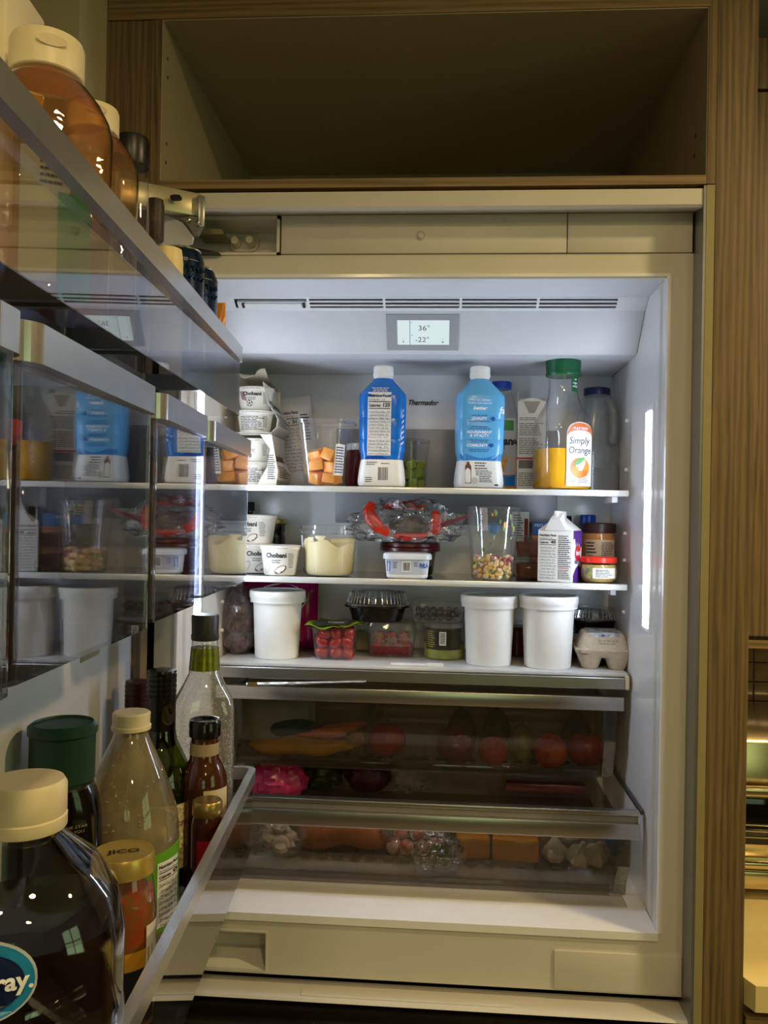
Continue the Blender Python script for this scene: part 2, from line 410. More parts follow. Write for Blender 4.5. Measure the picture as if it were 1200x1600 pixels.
# ------------------------------------------------------------------ kitchen to the right of the surround
XK = XR1+.004
uc = thing('wall_cabinet', 'golden oak wall cabinet beyond the refrigerator surround above the dark tiles', 'cabinet', (0, 0, 0))
zb = atY(1190, 1004, .25).z; zm = atY(1195, 141, .25).z
link('cabinet_body', box(XK, 2.2, .272, .655, zb+.005, 2.6), WOODV, uc, smooth=False)
link('lower_door', box(XK, XK+.45, .25, .27, zb+.012, zm-.003, .001, 1), WOODV, uc)
link('upper_door', box(XK, XK+.45, .25, .27, zm+.003, 2.6, .001, 1), WOODV, uc)
link('light_rail', box(XK, 2.2, .252, .275, zb-.012, zb+.004), WOODH, uc, smooth=False)
d = bpy.data.lights.new('under_cabinet_light', 'AREA'); d.shape = 'RECTANGLE'; d.size = .9; d.size_y = .04; d.energy = 4.5; d.color = WARM
o = bpy.data.objects.new('under_cabinet_light', d); COL.objects.link(o); o.location = (XK+.5, .40, zb-.002)
zc = CAM_H-.738
ct = solo('countertop', prism([(XK, -.045), (XK+.010, -.068), (2.2, -.068), (2.2, .655), (XK, .655)], 'Z', zc-.042, zc), mat('cream_stone', (232, 214, 150), rough=.25, var=.02), 'cream stone countertop to the right of the tall oak panel', 'countertop', smooth=False)
bc = thing('base_cabinet', 'oak base cabinet under the cream countertop at the right edge', 'cabinet', (0, 0, 0))
link('cabinet_body', box(XK, 2.2, -.03, .655, .1, zc-.043), WOODV, bc, smooth=False)
link('drawer_front', box(XK+.002, XK+.6, -.05, -.031, zc-.25, zc-.06, .001, 1), WOODH, bc)
STEEL = mat('warm_steel', (205, 190, 150), rough=.2, metal=1., var=.04, stretch=(.6, 20, 20))
ov = thing('countertop_oven', 'stainless countertop oven half hidden behind the oak panel', 'oven', (XK+.03, .24, zc))
link('body', box(0, .5, 0, .36, .02, .31, .006), STEEL, ov)
link('door_glass', box(.03, .47, -.006, 0, .11, .20, .002), mat('oven_black_glass', (10, 9, 8), rough=.05), ov)
link('handle', box(.02, .48, -.045, -.025, .215, .232, .004), STEEL, ov)
link('crumb_tray', box(.02, .48, -.012, 0, .03, .06, .003), STEEL, ov)
link('crumb_tray_lip', box(.01, .49, -.03, 0, .072, .085, .003), STEEL, ov)
for k in range(3): link('rack_wire', tube([(.03, -.008, .125+.012*k), (.47, -.008, .125+.012*k)], .0016, 6), STEEL, ov)
for x in (.04, .46): link('foot', lathe([(.014, 0), (.012, .021)], 12), BLACK, ov, loc=(x, .05, 0))
TILE = mat('dark_glazed_tile', (44, 38, 28), rough=.12, var=.2, scale=20)
tg = box(-.0225, .0225, -.008, 0, -.0225, .0225, .0015, 1)
for i in range(6):
    for k in range(8):
        link('tile', tg, TILE, wb, loc=(XK+.05+.047*i, .66, zb-.035-.047*k))

# =================================================================== the refrigerator
HW = .457; XLIP = .4157; XW = .418; YB = .47
ZT = CAM_H+.4095; ZB = CAM_H-.6951             # cavity opening, top and bottom
ZP0 = CAM_H+.4478; ZP1 = atY(700, 336, 0).z    # band of service panels above the opening
ZF0 = atY(1063, 1558, 0).z                     # foot of the frame
fr = thing('refrigerator', 'white built-in refrigerator standing open with shelves and two clear drawers', 'refrigerator', (0, 0, 0))
PKR = atY(415, 1485, 0); PKT = atY(400, 1457, 0).z; PKB = atY(400, 1515, 0).z; PKL = atY(322, 1485, 0).x
frame = join(box(XLIP, HW, 0, .05, ZF0, ZP0), box(-HW, -XLIP, 0, .05, ZF0, ZP0), box(-XLIP, XLIP, 0, .04, ZT, ZP0),
             box(PKR.x, XLIP, 0, .05, ZF0, ZB), box(-XLIP, PKL, 0, .05, ZF0, ZB), box(PKL, PKR.x, 0, .05, ZF0, PKB), box(PKL, PKR.x, 0, .05, PKT, ZB))
link('front_frame', frame, FLANGE, fr, smooth=False)
link('grip_recess', join(box(PKL, PKR.x, .05, .055, PKB, PKT), prism([(.0005, PKB), (.05, PKB), (.05, PKB+.016)], 'X', PKL, PKR.x)), FLANGE, fr, smooth=False)
t_ = .003
link('grip_bezel', join(box(PKL, PKR.x+t_, -.0015, .001, PKT, PKT+t_), box(PKL, PKR.x+t_, -.0015, .001, PKB-t_, PKB), box(PKR.x, PKR.x+t_, -.0015, .001, PKB, PKT)), FLANGE, fr, smooth=False)
# service panels above the opening
xa, xb = atY(439.5, 365, 0).x, atY(886, 365, 0).x
link('service_panel', box(xa+.0008, xb-.0008, -.004, .03, ZP0+.001, ZP1, .0012, 2), FLANGE, fr)
link('service_panel', box(xb+.0008, HW-.003, -.004, .03, ZP0+.001, ZP1, .0012, 2), FLANGE, fr)
p = atY(657.5, 368, -.004)
def facing(g, p): return xform(g, Matrix.Translation(p) @ Matrix.Rotation(R(90), 4, 'X'))
bt = link('round_button', facing(lathe([(.0085, 0), (.0085, .0012), (.0065, .002), (.0058, .0008), (0.0055, .003), (.0045, .0036)], 24), p), FLANGE, fr)
# hinge pocket with two valve knobs
xp0, xp1 = -HW, atY(437.5, 365, 0).x
link('hinge_pocket', join(box(xp0, xp1, .055, .06, ZP0, ZP1), box(xp1-.005, xp1, -.003, .055, ZP0, ZP1), box(xp0, xp1, -.003, .055, ZP0, ZP0+.004),
                          prism([(-.003, ZP1-.006), (.055, ZP1-.012), (.055, ZP1), (-.003, ZP1)], 'X', xp0, xp1)), FLANGE, fr, smooth=False)
for (u, v) in ((370, 380), (393, 379)):
    q = atY(u, v, .05)
    link('valve_knob', facing(lathe([(.0095, -.004), (.0085, .0), (.0078, .016), (.0065, .019)], 20), q), CREAM, fr)
q = atY(382, 380, .054); link('knob_plate', facing(loft([(0, .027, .017, 3), (.002, .026, .016, 3)], 30), q), FLANGE, fr)
# header trim
yh = -.05; zh1 = atY(700, 298, yh).z; zh2 = atY(700, 322, yh).z
xh1 = XR0-.0050
link('header_trim', prism([(0.01, zh1), (yh, zh1), (yh, zh2), (yh+.004, zh2-.004), (-.004, ZP1+.001), (.01, ZP1+.001)], 'X', -HW-.005, xh1), FLANGE, fr, smooth=False)
# right vent cover low on the frame
vx0, vx1 = atY(865, 1510, 0).x, HW-.002; vz1 = atY(865, 1483, 0).z; vz0 = atY(865, 1543, 0).z
link('vent_cover', box(vx0, vx1, -.004, .0005, vz0, vz1, .0012, 2), FLANGE, fr)
# ledge below the frame and the freezer drawer under it
zl = atY(1063, 1574, 0).z
link('sill_ledge', prism([(.02, zl), (-.037, zl), (-.040, zl-.004), (.02, zl-.02)], 'X', -HW-.01, HW+.001), FLANGE, fr, smooth=False)
xs0, xs1 = atZ(470, 1552, zl).x, atZ(802, 1570, zl).x
link('ledge_strip', box(xs0, xs1, -.030, -.012, zl, zl+.002, .0006, 1), FLANGE, fr)
link('freezer_drawer', join(box(-HW-.01, HW+.001, -.075, .02, .1, zl-.03, .004), box(-HW-.01, HW+.001, -.045, .02, zl-.03, zl-.012)), DARKM, fr)
link('freezer_handle', tube([(-.40, -.115, zl-.16), (.42, -.115, zl-.16)], .012, 16), DARKM, fr)
for x in (-.36, .38): link('handle_post', box(x-.012, x+.012, -.115, -.07, zl-.17, zl-.15, .002), DARKM, fr)
link('cabinet_shell', join(box(-HW+.001, -XW-.022, .051, .58, .1, ZP1), box(XW+.022, HW-.001, .051, .58, .1, ZP1), box(-HW+.001, HW-.001, .062, .58, ZT+.02, ZP1)), DARKM, fr, smooth=False)
link('toe_kick', box(-HW, HW, .03, .06, 0, .1), BLACK, fr, smooth=False)
# white liner: sides with a soft lip, floor, back, ceiling
def wall_prof(s):
    pts = [(-.003, XLIP), (0, XLIP-.002), (.026, XLIP-.001), (.03, XW-.001), (YB, XW), (YB, XW+.02), (.01, XW+.02), (-.003, XLIP+.004)]
    return prism([(s*x, y) for y, x in pts], 'Z', ZB, ZT)
link('liner_side', wall_prof(1), WHITE, fr, smooth=False)
link('liner_side', wall_prof(-1), WHITE, fr, smooth=False)
link('liner_back', box(-XW, XW, YB, YB+.02, ZB, ZT), WHITE, fr, smooth=False)
link('liner_floor', join(box(-XLIP, XLIP, -.004, .09, ZB-.012, ZB+.0012), box(-XW, XW, .09, YB, ZB-.02, ZB+.0008)), WHITE, fr, smooth=False)
link('liner_lip', box(-XLIP-.003, XLIP+.003, -.0035, .01, ZT-.001, ZT+.004), WHITE, fr, smooth=False)
# control housing hanging from the ceiling: measured profile on the side wall
A = atX(1018, 455, XW); B = atX(1009, 486, XW); Cc = atX(996, 552, XW); D = atX(958, 587, XW)
link('control_housing', join(prism([(.0, ZT), (.0, ZT-.004), (A.y, A.z), (A.y+.02, ZT)], 'X', -XW, XW),
     prism([(B.y, B.z), (Cc.y, Cc.z), (Cc.y+.004, Cc.z-.003), (YB, D.z), (YB, ZT), (B.y+.05, ZT), (B.y+.05, B.z)], 'X', -XW+.001, XW-.001)), mat('housing_white', (226, 228, 232), rough=.38, var=.01), fr, smooth=False)
link('housing_gap', join(prism([(A.y-.002, A.z+.001), (B.y-.002, B.z), (Cc.y-.002, Cc.z), (YB, D.z-.002), (YB, D.z), (Cc.y, Cc.z+.002), (B.y, B.z+.002), (A.y, A.z+.003)], 'X', XW-.0008, XW-.0002)), BLACK, fr, smooth=False)
link('vent_backing', prism([(A.y+.012, A.z), (B.y+.012, B.z), (B.y+.02, B.z), (A.y+.02, A.z)], 'X', -XW, XW), BLACK, fr, smooth=False)
vA, vB = Vector((0, A.y, A.z)), Vector((0, B.y, B.z)); vd = vB-vA; vn = Vector((0, -(A.z-B.z), -(B.y-A.y))).normalized()
def strip(x0, x1, k0, k1, th=.0025, proud=0.):
    P = [vA+vd*k+vn*(proud-t) for k, t in ((k0, 0), (k1, 0), (k1, th), (k0, th))]
    return prism([(q.y, q.z) for q in P], 'X', x0, x1)
def xat(u, v=470): return atY(u, v, (A.y+B.y)/2).x
gu = [(366, 479), (483, 598), (602, 718), (722, 839), (843, 965)]
link('vent_border', join(strip(-XW, XW, 0, .16), strip(-XW, XW, .86, 1.0), strip(-XW, xat(gu[0][0]), .16, .86), strip(xat(gu[-1][1]), XW, .16, .86)), WHITE, fr, smooth=False)
for a, b in zip(gu, gu[1:]): link('vent_divider', strip(xat(a[1]), xat(b[0]), .16, .86), WHITE, fr, smooth=False)
for i, (a, b) in enumerate(gu):
    ks = [(.31, .38), (.50, .57), (.69, .76)]
    if i == 0: ks = [(.30, .38)]
    for k0, k1 in ks: link('vent_slat', strip(xat(a), xat(b), k0, k1), WHITE, fr, smooth=False)
link('vent_clip', join(strip(xat(370), xat(479), .54, .86, .006), strip(xat(381), xat(470), .60, .80, .003, .002)), WHITE, fr, smooth=False)
for u in (379, 474): link('vent_clip_slot', strip(xat(u-2), xat(u+2), .58, .80, .003, .0028), BLACK, fr, smooth=False)
# control display
def hp(u, v):                                   # a point on the sloping housing face
    d = ray(u, v); n = Vector((0, -(B.z-Cc.z), -(Cc.y-B.y))).normalized()
    t = (Vector((0, B.y, B.z))-CAMP).dot(n)/d.dot(n); return CAMP+d*t
hn = Vector((0, -(B.z-Cc.z), -(Cc.y-B.y))).normalized(); hz = Vector((0, B.y-Cc.y, B.z-Cc.z)).normalized()
c0 = hp(660.5, 519)
def hplate(u0, u1, v0, v1, th, off=0):
    a = hp(u0, (v0+v1)/2); b = hp(u1, (v0+v1)/2); t0 = (hp(660, v0)-c0).dot(hz); b0 = (hp(660, v1)-c0).dot(hz)
    M = Matrix((( 1, 0, 0, 0), (0, -hn.y, hz.y, c0.y), (0, -hn.z, hz.z, c0.z), (0, 0, 0, 1)))
    return xform(box(a.x, b.x, -off-th, -off, b0, t0), M)
DG = mat('display_bezel_grey', (176, 178, 184), rough=.3, var=.01)
bz = link('display_bezel', hplate(604, 717, 491, 547, .0012), DG, fr, smooth=False)
SCREENC = glow('lit_screen', (214, 232, 232), 1.0)
sc = link('display_screen', hplate(621, 702, 500, 538, .0004, .0012), SCREENC, fr, smooth=False)
fm = flat(c0, (1, 0, 0), tuple(hz), .0022)
s = px(1, .15)
tx = lambda u: (hp(u, 519).x-c0.x); tz = lambda v: (hp(660, v)-c0).dot(hz)
link('display_text', join(text(fm, '36°', tx(654), tz(515.5), .0110, width=px(18, .15), align='L', res=4), text(fm, '-22°', tx(649), tz(533.5), .0110, width=px(22, .15), align='L', res=4)), mat('screen_grey_ink', (84, 96, 102), rough=.5), sc, smooth=False)
link('display_line', join(patch(fm, tx(640), tx(641), tz(538), tz(500), 1, 1), disc(fm, tx(643.5), tz(523), .0012, .0012, 12), disc(fm, tx(643), tz(503), .0008, .0016, 12)), mat('screen_teal_ink', (90, 178, 200), rough=.5), sc, smooth=False)
link('display_icons', join(text(fm, 'off', tx(630), tz(529), .0018), disc(fm, tx(630), tz(533), .0017, .0017, 12), text(fm, 'menu', tx(692), tz(529), .0018), disc(fm, tx(692), tz(533.5), .0020, .0020, 12)), mat('screen_pale_ink', (150, 168, 172), rough=.5), sc, smooth=False)
# small vent marks on the underside, maker's name on the back wall
und = lambda u, v: atZ(u, v, D.z+(Cc.z-D.z)*.55)
fm = flat(atY(662, 633, YB-.002), off=.0005)
link('maker_name', text(fm, 'Thermador', 0, 0, px(8, YB), width=px(47, YB), bold=.025, shear=.35, res=3), INK, fr, smooth=False)
# lower grey panel on the back wall
pb = atY(700, 672, YB)
link('air_duct_cover', box(-.20, .30, YB-.012, YB, CAM_H-.02, pb.z, .003), mat('duct_grey', (150, 152, 155), rough=.3, var=.02), fr)
# side lights
lz1 = atX(1006, 648, XW).z; lz0 = atX(1003, 976, XW).z
LED = glow('cool_led_panel', (220, 234, 255), LED_STRENGTH)
for sgn in (1, -1):
    a, b = sorted((sgn*(XW-.0022), sgn*(XW+.001)))
    lp = link('light_bezel', box(a, b, .080, .160, lz0-.008, lz1+.012, .0008, 1), WHITE, fr)
    a, b = sorted((sgn*(XW-.0030), sgn*(XW-.0021)))
    link('light_panel', box(a, b, .097, .138, lz0, lz1), LED, lp, smooth=False)
# shelf pegs
for s in (1, -1):
    for z in (.20, .10, -.03, -.085, -.19, -.25):
        link('shelf_peg', xform(lathe([(.004, 0), (.0032, .006)], 10), Matrix.Translation((s*XW, .30, CAM_H+z)) @ Matrix.Rotation(R(-90*s), 4, 'Y')), WHITE, fr)

# shelves
YS = .235
SGL = clear('shelf_glass', tint=(196, 205, 206), refl=1.6, haze=.05, hazec=(120, 124, 128))
TRIM = mat('shelf_trim_satin', (226, 225, 220), rough=.22, metal=.35, var=.02)
Z1 = atY(980, 766.5, YS).z; Z2 = atY(977, 913, YS).z
def shelf(z):
    g = link('glass_shelf', box(-.405, .405, YS+.004, YB-.01, z-.006, z-.0015), SGL, fr, smooth=False)
    link('front_trim', box(-.407, .407, YS-.006, YS+.010, z-.012, z, .0018, 2), TRIM, g)
    for s in (1, -1): link('shelf_bracket', box(s*.385-.006, s*.385+.006, YS+.02, YS+.10, z-.024, z-.0075, .002), WHITE, g)
shelf(Z1); shelf(Z2)
Z3 = atY(978, 1053, .225).z
S3 = mat('frosted_shelf', (196, 198, 198), rough=.12, var=.02)
g = link('lower_shelf', box(-.412, .412, .230, YB, Z3-.008, Z3, .003), S3, fr)
zq = atY(978, 1078, .222).z
link('front_trim', box(-.407, .404, .222, .235, zq, Z3-.0085, .001, 1), ALU, g)
link('end_cap', box(.4045, .412, .220, .26, zq, Z3-.004, .001, 1), CREAM, g)
p = atZ(652, 1044, Z3)
link('slide_latch', join(box(p.x-.055, p.x+.052, .245, .262, Z3, Z3+.003, .001, 1), box(p.x+.018, p.x+.052, .243, .250, Z3, Z3+.006, .001, 1)), WPLAST, g)

# two clear drawers with aluminium handles
SLOTM = clear('slot_acrylic', tint=(120, 116, 110), refl=2.6, haze=.10, hazec=(150, 146, 138), rough=.1)
def drawer(yf, ztop, zbar, zfl, x0, x1, lean, ribs):
    """aluminium bar on a clear box whose front leans back towards its foot"""
    dr = link('drawer_handle_bar', box(x0, x1, yf, yf+.018, zbar, ztop, .002, 2), ALU, fr)
    a = .003; xi0, xi1 = x0+.012, x1-.012; yb = YB-.02
    pr = [(yf+.010, zbar-.001), (yf+.014, zbar-(zbar-zfl)*.45), (yf+.014+lean, zfl+.02), (yf+.02+lean, zfl)]
    def shell(poly, t): return poly+[(y+t, z) for y, z in reversed(poly)]
    link('drawer_front', prism(shell(pr, .004), 'X', xi0, xi1), DRAWM, dr, smooth=False)
    side = [(pr[0][0]+.004, pr[0][1]), (pr[1][0]+.004, pr[1][1]), (pr[2][0]+.004, pr[2][1]), (pr[3][0]+.004, pr[3][1]), (yb, zfl), (yb, zbar)]
    link('drawer_side', prism(side, 'X', xi0, xi0+a), DRAWM, dr, smooth=False)
    link('drawer_side', prism(side, 'X', xi1-a, xi1), DRAWM, dr, smooth=False)
    link('drawer_back', box(xi0, xi1, yb, yb+a, zfl, zbar), DRAWM, dr, smooth=False)
    link('drawer_floor', box(xi0, xi1, pr[3][0], yb, zfl-a, zfl), DRAWM, dr, smooth=False)
    link('drawer_foot_rail', box(xi0+.03, xi1-.03, pr[3][0]-.006, pr[3][0]+.004, zfl-.004, zfl+.014, .002), DRAWM, dr)
    for xx in (xi0+.012, xi1-.012): link('corner_pillar', prism(shell([(y-.004, z) for y, z in pr[1:]], .016), 'X', xx-.011, xx+.011), clear('pillar_acrylic', tint=(235, 228, 205), refl=2.2, rough=.12, haze=.12, bump=.3, bscale=80), dr, smooth=False)
    n = 22
    for i in range(n):
        x = xi0+.05+(xi1-xi0-.10)*i/(n-1)
        link('floor_slot', join(box(x-.0085, x+.0085, ribs-.010, ribs+.010, zfl+.0002, zfl+.0035), box(x-.001, x+.001, ribs+.012, yb, zfl+.0002, zfl+.003)), SLOTM, dr, smooth=False)
    return dr
Y1 = .226
z1t = atY(978, 1090, Y1).z; z1b = atY(978, 1112, Y1).z; z1f = atY(960, 1216, Y1+.03).z
drawer(Y1, z1t, z1b, z1f, -.407, .404, .02, .34)
Y2 = .085
z2t = atY(1003, 1289, Y2).z; z2b = atY(1003, 1314, Y2).z; z2f = ZB+.006
d2 = drawer(Y2, z2t, z2b, z2f, -.407, .404, .03, .235)
zcap = atY(1004, 1270, Y2+.01).z
link('drawer_top_rail', box(-.408, .407, Y2+.010, Y2+.030, zcap-.008, zcap, .0015, 2), ALU, d2)
link('drawer_top_back', box(-.407, .404, Y2+.012, Y2+.030, z2t, zcap-.009), mat('grey_plastic', (120, 118, 112), rough=.35), d2, smooth=False)
for s in (1, -1): link('runner', box(s*.4125-.003, s*.4125+.003, Y2+.02, YB-.02, zcap-.008, zcap, .001, 1), mat('dark_runner', (70, 70, 72), rough=.4), fr)
link('drip_tray', box(-.39, .385, .085, .13, ZB, ZB+.004, .001, 1), DRAWM, fr)

# =================================================================== food on the shelves
def at(u, Y, z, v):
    p = atY(u, v, Y); return (p.x, Y, z)
S1 = lambda u, Y: at(u, Y, Z1, 765)
S2 = lambda u, Y: at(u, Y, Z2, 905)
S3p = lambda u, Y: at(u, Y, Z3, 1045)
def pillow(w, h, d, nx=14, nz=18, wr=.0, seed=0, taper=0.):
    """standing sealed pouch, base at z = 0; returns geometry and the print map of its front"""
    def dep(x, z):
        q = max(0, 1-(2*x/w)**2); t = z/h; e = (min(1, t/.10))**.6*(min(1, (1-t)/.22))**.7
        return d*.5*q**.45*max(0, e)+.0008+wr*mnoise.noise(Vector((x*30+seed, z*30, seed)))*min(1, q*4)*e
    def wid(z): return 1-taper*(z/h)
    V, F = [], []
    for s in (-1, 1):
        for k in range(nz+1):
            for i in range(nx+1):
                x = -w/2+w*i/nx; z = h*k/nz; V.append((x*wid(z), s*dep(x, z), z))
    n1 = (nx+1)*(nz+1)
    for k in range(nz):
        for i in range(nx):
            a = k*(nx+1)+i; F.append((a, a+1, a+nx+2, a+nx+1)); F.append((n1+a, n1+a+nx+1, n1+a+nx+2, n1+a+1))
    for k in range(nz):
        for i in (0, nx):
            a = k*(nx+1)+i; F.append((a, a+nx+1, n1+a+nx+1, n1+a) if i == nx else (a, n1+a, n1+a+nx+1, a+nx+1))
    for i in range(nx):
        a = i; F.append((a, n1+a, n1+a+1, a+1)); a = nz*(nx+1)+i; F.append((a, a+1, n1+a+1, n1+a))
    return (V, F), (lambda x, z: (x*wid(z), -dep(x, z)-.0007, z))
def ribbed(secs, seg, amp, z0, z1):
    """loft with vertical pleats between two heights"""
    V, F = loft(secs, seg)
    out = []
    for i, v in enumerate(V):
        k = 1-(amp if (i % seg) % 2 and z0 <= v[2] <= z1 else 0); out.append((v[0]*k, v[1]*k, v[2]))
    return out, F

# ---------------------------------------------------------------- yogurt cups and cartons
FOIL = mat('matte_foil_lid', (222, 220, 214), rough=.35, var=.03)
YCUP = mat('warm_white_cup', (236, 232, 222), rough=.35, var=.01)
CINK = mat('charcoal_ink', (36, 34, 34), rough=.5)
BRN = mat('coconut_brown', (92, 52, 34), rough=.6, var=.2, scale=200)
def yogurt(label, loc, rt, rb, h, words='Chobani', rz=0., art='coconut', group=None, tx=0.):
    t = thing('yogurt_cup', label, 'yogurt', loc, rz, group)
    secs = [(0, rb*.94, rb*.94, 2), (.003, rb, rb, 2), (h*.82, rt*.95, rt*.95, 2), (h*.86, rt, rt, 2), (h-.003, rt*1.01, rt*1.01, 2)]
    link('cup', loft(secs, 32), YCUP, t)
    link('foil_lid', lathe([(rt*1.03, h-.003), (rt*1.05, h-.0022), (rt*1.04, h-.0012), (rt*.96, h-.0004), (rt*.9, h)], 32), FOIL, t)
    f = front(secs)
    if words: link('brand_text', text(f, words, tx, h*.60, h*.15, width=rt*1.05, bold=.035, res=3), CINK, t, smooth=False)
    g = [greek(f, -rt*.3+tx, h*.40, rt*.6, h*.14, 2, 'C', 3), greek(f, rt*.62+tx, h*.25, rt*.35, h*.5, 9, 'L', 4), greek(f, -rt*.5, h*.885, rt*1.2, h*.03, 1, 'C', 5)]
    link('small_print', join(*g), mat('grey_ink', (110, 108, 106), rough=.5), t, smooth=False)
    if art == 'coconut':
        f2 = front(secs, off=.0004); f3 = front(secs, off=.0008)
        a = [(rt*.22+tx+rt*.33*cos(q)*cos(.5)-rt*.17*sin(q)*sin(.5), h*.2+rt*.33*cos(q)*sin(.5)+rt*.17*sin(q)*cos(.5)) for q in [2*pi*i/20 for i in range(20)]]
        b = [(rt*.20+tx+rt*.27*cos(q)*cos(.5)-rt*.11*sin(q)*sin(.5), h*.22+rt*.27*cos(q)*sin(.5)+rt*.11*sin(q)*cos(.5)) for q in [2*pi*i/20 for i in range(20)]]
        link('coconut_shell_print', polyp(f2, a), BRN, t, smooth=False); link('coconut_flesh_print', polyp(f3, b), mat('coconut_flesh', (232, 226, 214), rough=.5), t, smooth=False)
        c = [(-rt*.5+tx+rt*.28*cos(q)*.55-rt*.2*sin(q)*.6, h*.24+rt*.28*cos(q)*.9+rt*.15*sin(q)) for q in [2*pi*i/20 for i in range(20)]]
        link('coconut_slice_print', polyp(f2, c), mat('coconut_flesh_shade', (206, 198, 186), rough=.5), t, smooth=False)
    elif art == 'ball':
        f2 = front(secs, off=.0005); f3 = front(secs, off=.0009)
        cx, cz, r = -rt*.12+tx, h*.26, rt*.17
        link('ball_outline_print', disc(f2, cx, cz, r, r, 20), CINK, t, smooth=False)
        link('ball_white_print', disc(f3, cx, cz, r*.86, r*.86, 20), YCUP, t, smooth=False)
        f4 = front(secs, off=.0013)
        link('ball_spot_print', join(disc(f4, cx, cz, r*.32, r*.32, 5), *[disc(f4, cx+r*.68*cos(q), cz+r*.68*sin(q), r*.2, r*.2, 5) for q in [pi/2+2*pi*i/5 for i in range(5)]]), CINK, t, smooth=False)
        st = [polyp(f2, [(cx-rt*.2-rt*.09*i, cz+h*.10+h*.02*i), (cx-rt*.14-rt*.09*i, cz+h*.10+h*.02*i), (cx-rt*.34-rt*.09*i, h*.78), (cx-rt*.38-rt*.09*i, h*.78)]) for i in range(4)]
        link('streak_print', join(*st), mat('maroon_ink', (140, 72, 84), rough=.5), t, smooth=False)
    elif art == 'rows':
        link('ingredient_print', greek(f, -rt*.55, h*.12, rt*1.4, h*.62, 9, 'L', 8), CINK, t, smooth=False)
    return t
CARD = mat('inside_of_paperboard', (196, 186, 164), rough=.7, var=.04)
CARDW = mat('printed_paperboard', (226, 222, 210), rough=.5, var=.02)
def yog_carton(name, label, loc, w, d, h, lean, torn, rz=0.):
    t = thing(name, label, 'carton', loc, rz)
    th = .0012
    link('base_panel', box(-w/2, w/2, -d/2, d/2, 0, th), CARDW, t, smooth=False)
    link('back_panel', box(-w/2, w/2+lean*.5, d/2-th, d/2, th, h), CARDW, t, smooth=False)
    link('left_panel', box(-w/2, -w/2+th, -d/2, d/2-th, th, h), CARDW, t, smooth=False)
    # right panel bulges out at the bottom corner and leans in towards the top
    pr = [(w/2, 0), (w/2+.012, .012), (w/2+.014, .03), (w/2+lean*.4, h*.6), (w/2+lean, h)]
    sh = pr+[(x-th, z) for x, z in reversed(pr)]
    rp = link('side_panel', prism(sh, 'Y', -d/2, d/2), CARDW, t, smooth=False)
    def fside(y, z):
        for a, b in zip(pr, pr[1:]):
            if a[1] <= z <= b[1]: k = (z-a[1])/(b[1]-a[1]); x = a[0]+(b[0]-a[0])*k
        return (x+.0008, y, z)
    link('side_text', join(text(fside, 'Chobani', -.005, h*.5, h*.16, width=d*.7, bold=.03), greek(fside, -d*.4, h*.16, d*.8, h*.25, 6)), CINK, rp, smooth=False)
    if torn:
        n = 14; V = []; F = []
        for i in range(n+1):
            x = -w/2+(w+lean+.004)*i/n; jag = .012*mnoise.noise(Vector((x*120, 3, 1)))+.004*((i*7) % 3)
            V += [(x, -d/2-.012+jag, h+.003+.010*sin(i*.55)+.014), (x, -d/2+.03, h+.026-.012*i/n), (x, d/2, h+.001)]
        for i in range(n):
            for k in range(2): a = i*3+k; F.append((a, a+3, a+4, a+1))
        V2 = [(a, b, c-.0014) for a, b, c in V]; m = len(V)
        F = F+[tuple(reversed([i+m for i in f])) for f in F]
        F += [(i*3, i*3+m, (i+1)*3+m, (i+1)*3) for i in range(n)]
        link('torn_flap', (V+V2, F), CARD, t, smooth=False)
    else:
        link('top_panel', box(-w/2, w/2+lean, -d/2, d/2, h, h+th), CARDW, t, smooth=False)
        pf = [(w/2-.012, 0), (w/2+.010, 0), (w/2+.013, .03), (w/2+lean+.001, h), (w/2-.025, h), (w/2-.004, h*.72), (w/2-.010, h*.35), (w/2-.03, .0)]
        fp = link('front_tear', prism(pf, 'Y', -d/2-.0016, -d/2-.0004), CARDW, t, smooth=False)
        link('front_print', greek(flat((w/2-.008, -d/2-.0017, .012)), 0, 0, .016, h*.5, 12, 'L', 3), CINK, fp, smooth=False)
    return t
CW = .112
pL = at(394, .325, Z1, 757)
yog_carton('yogurt_carton', 'white yogurt carton on the top shelf, lower of the stacked pair', pL, CW, .14, .104, -.002, False)
zU = Z1+.107
pU = (pL[0]-.003, .325, zU)
yog_carton('yogurt_carton', 'white yogurt carton on the top shelf, upper of the stacked pair, flap torn open', pU, CW, .14, .105, -.018, True)
ycx = pL[0]+.010
def row(z, arts):
    for k, (dz, words, art, lab) in enumerate(arts):
        yogurt(lab, (ycx+.001, .295, z+dz), .0385, .031, .0475, words, R(-8), art, None, .004)
row(zU+.0014, [(0., '', 'rows', 'yogurt cup covered in small print, lower one in the torn upper carton'), (.0485, 'Chobani', 'ball', 'yogurt cup with a soccer ball print, upper one in the torn upper carton')])
row(Z1+.0014, [(0., '', 'rows', 'yogurt cup on the bottom of the lower stacked carton'), (.0485, '', 'ball', 'yogurt cup under the top panel of the lower stacked carton')])

# ---------------------------------------------------------------- pouch with nutrition panel
(g, fm) = pillow(.090, .198, .045, wr=.006, seed=3, taper=.12)
POUCH = mat('frosted_white_pouch', (222, 222, 224), rough=.25, var=.04, scale=30)
t = thing('shredded_cheese_pouch', 'white plastic pouch with a blue nutrition panel leaning beside the yogurt cartons', 'pouch', S1(470, .425)); t.rotation_euler = (R(-2), R(-7), R(4)); t.scale = (1.04, .8, 1.04)
link('pouch', g, POUCH, t)
link('nutrition_text', facts(fm, -.034, .035, .048, .135, '50', 13), INKB, t, smooth=False)
link('side_print', greek(fm, .018, .10, .020, .06, 9, 'L', 5), INKB, t, smooth=False)
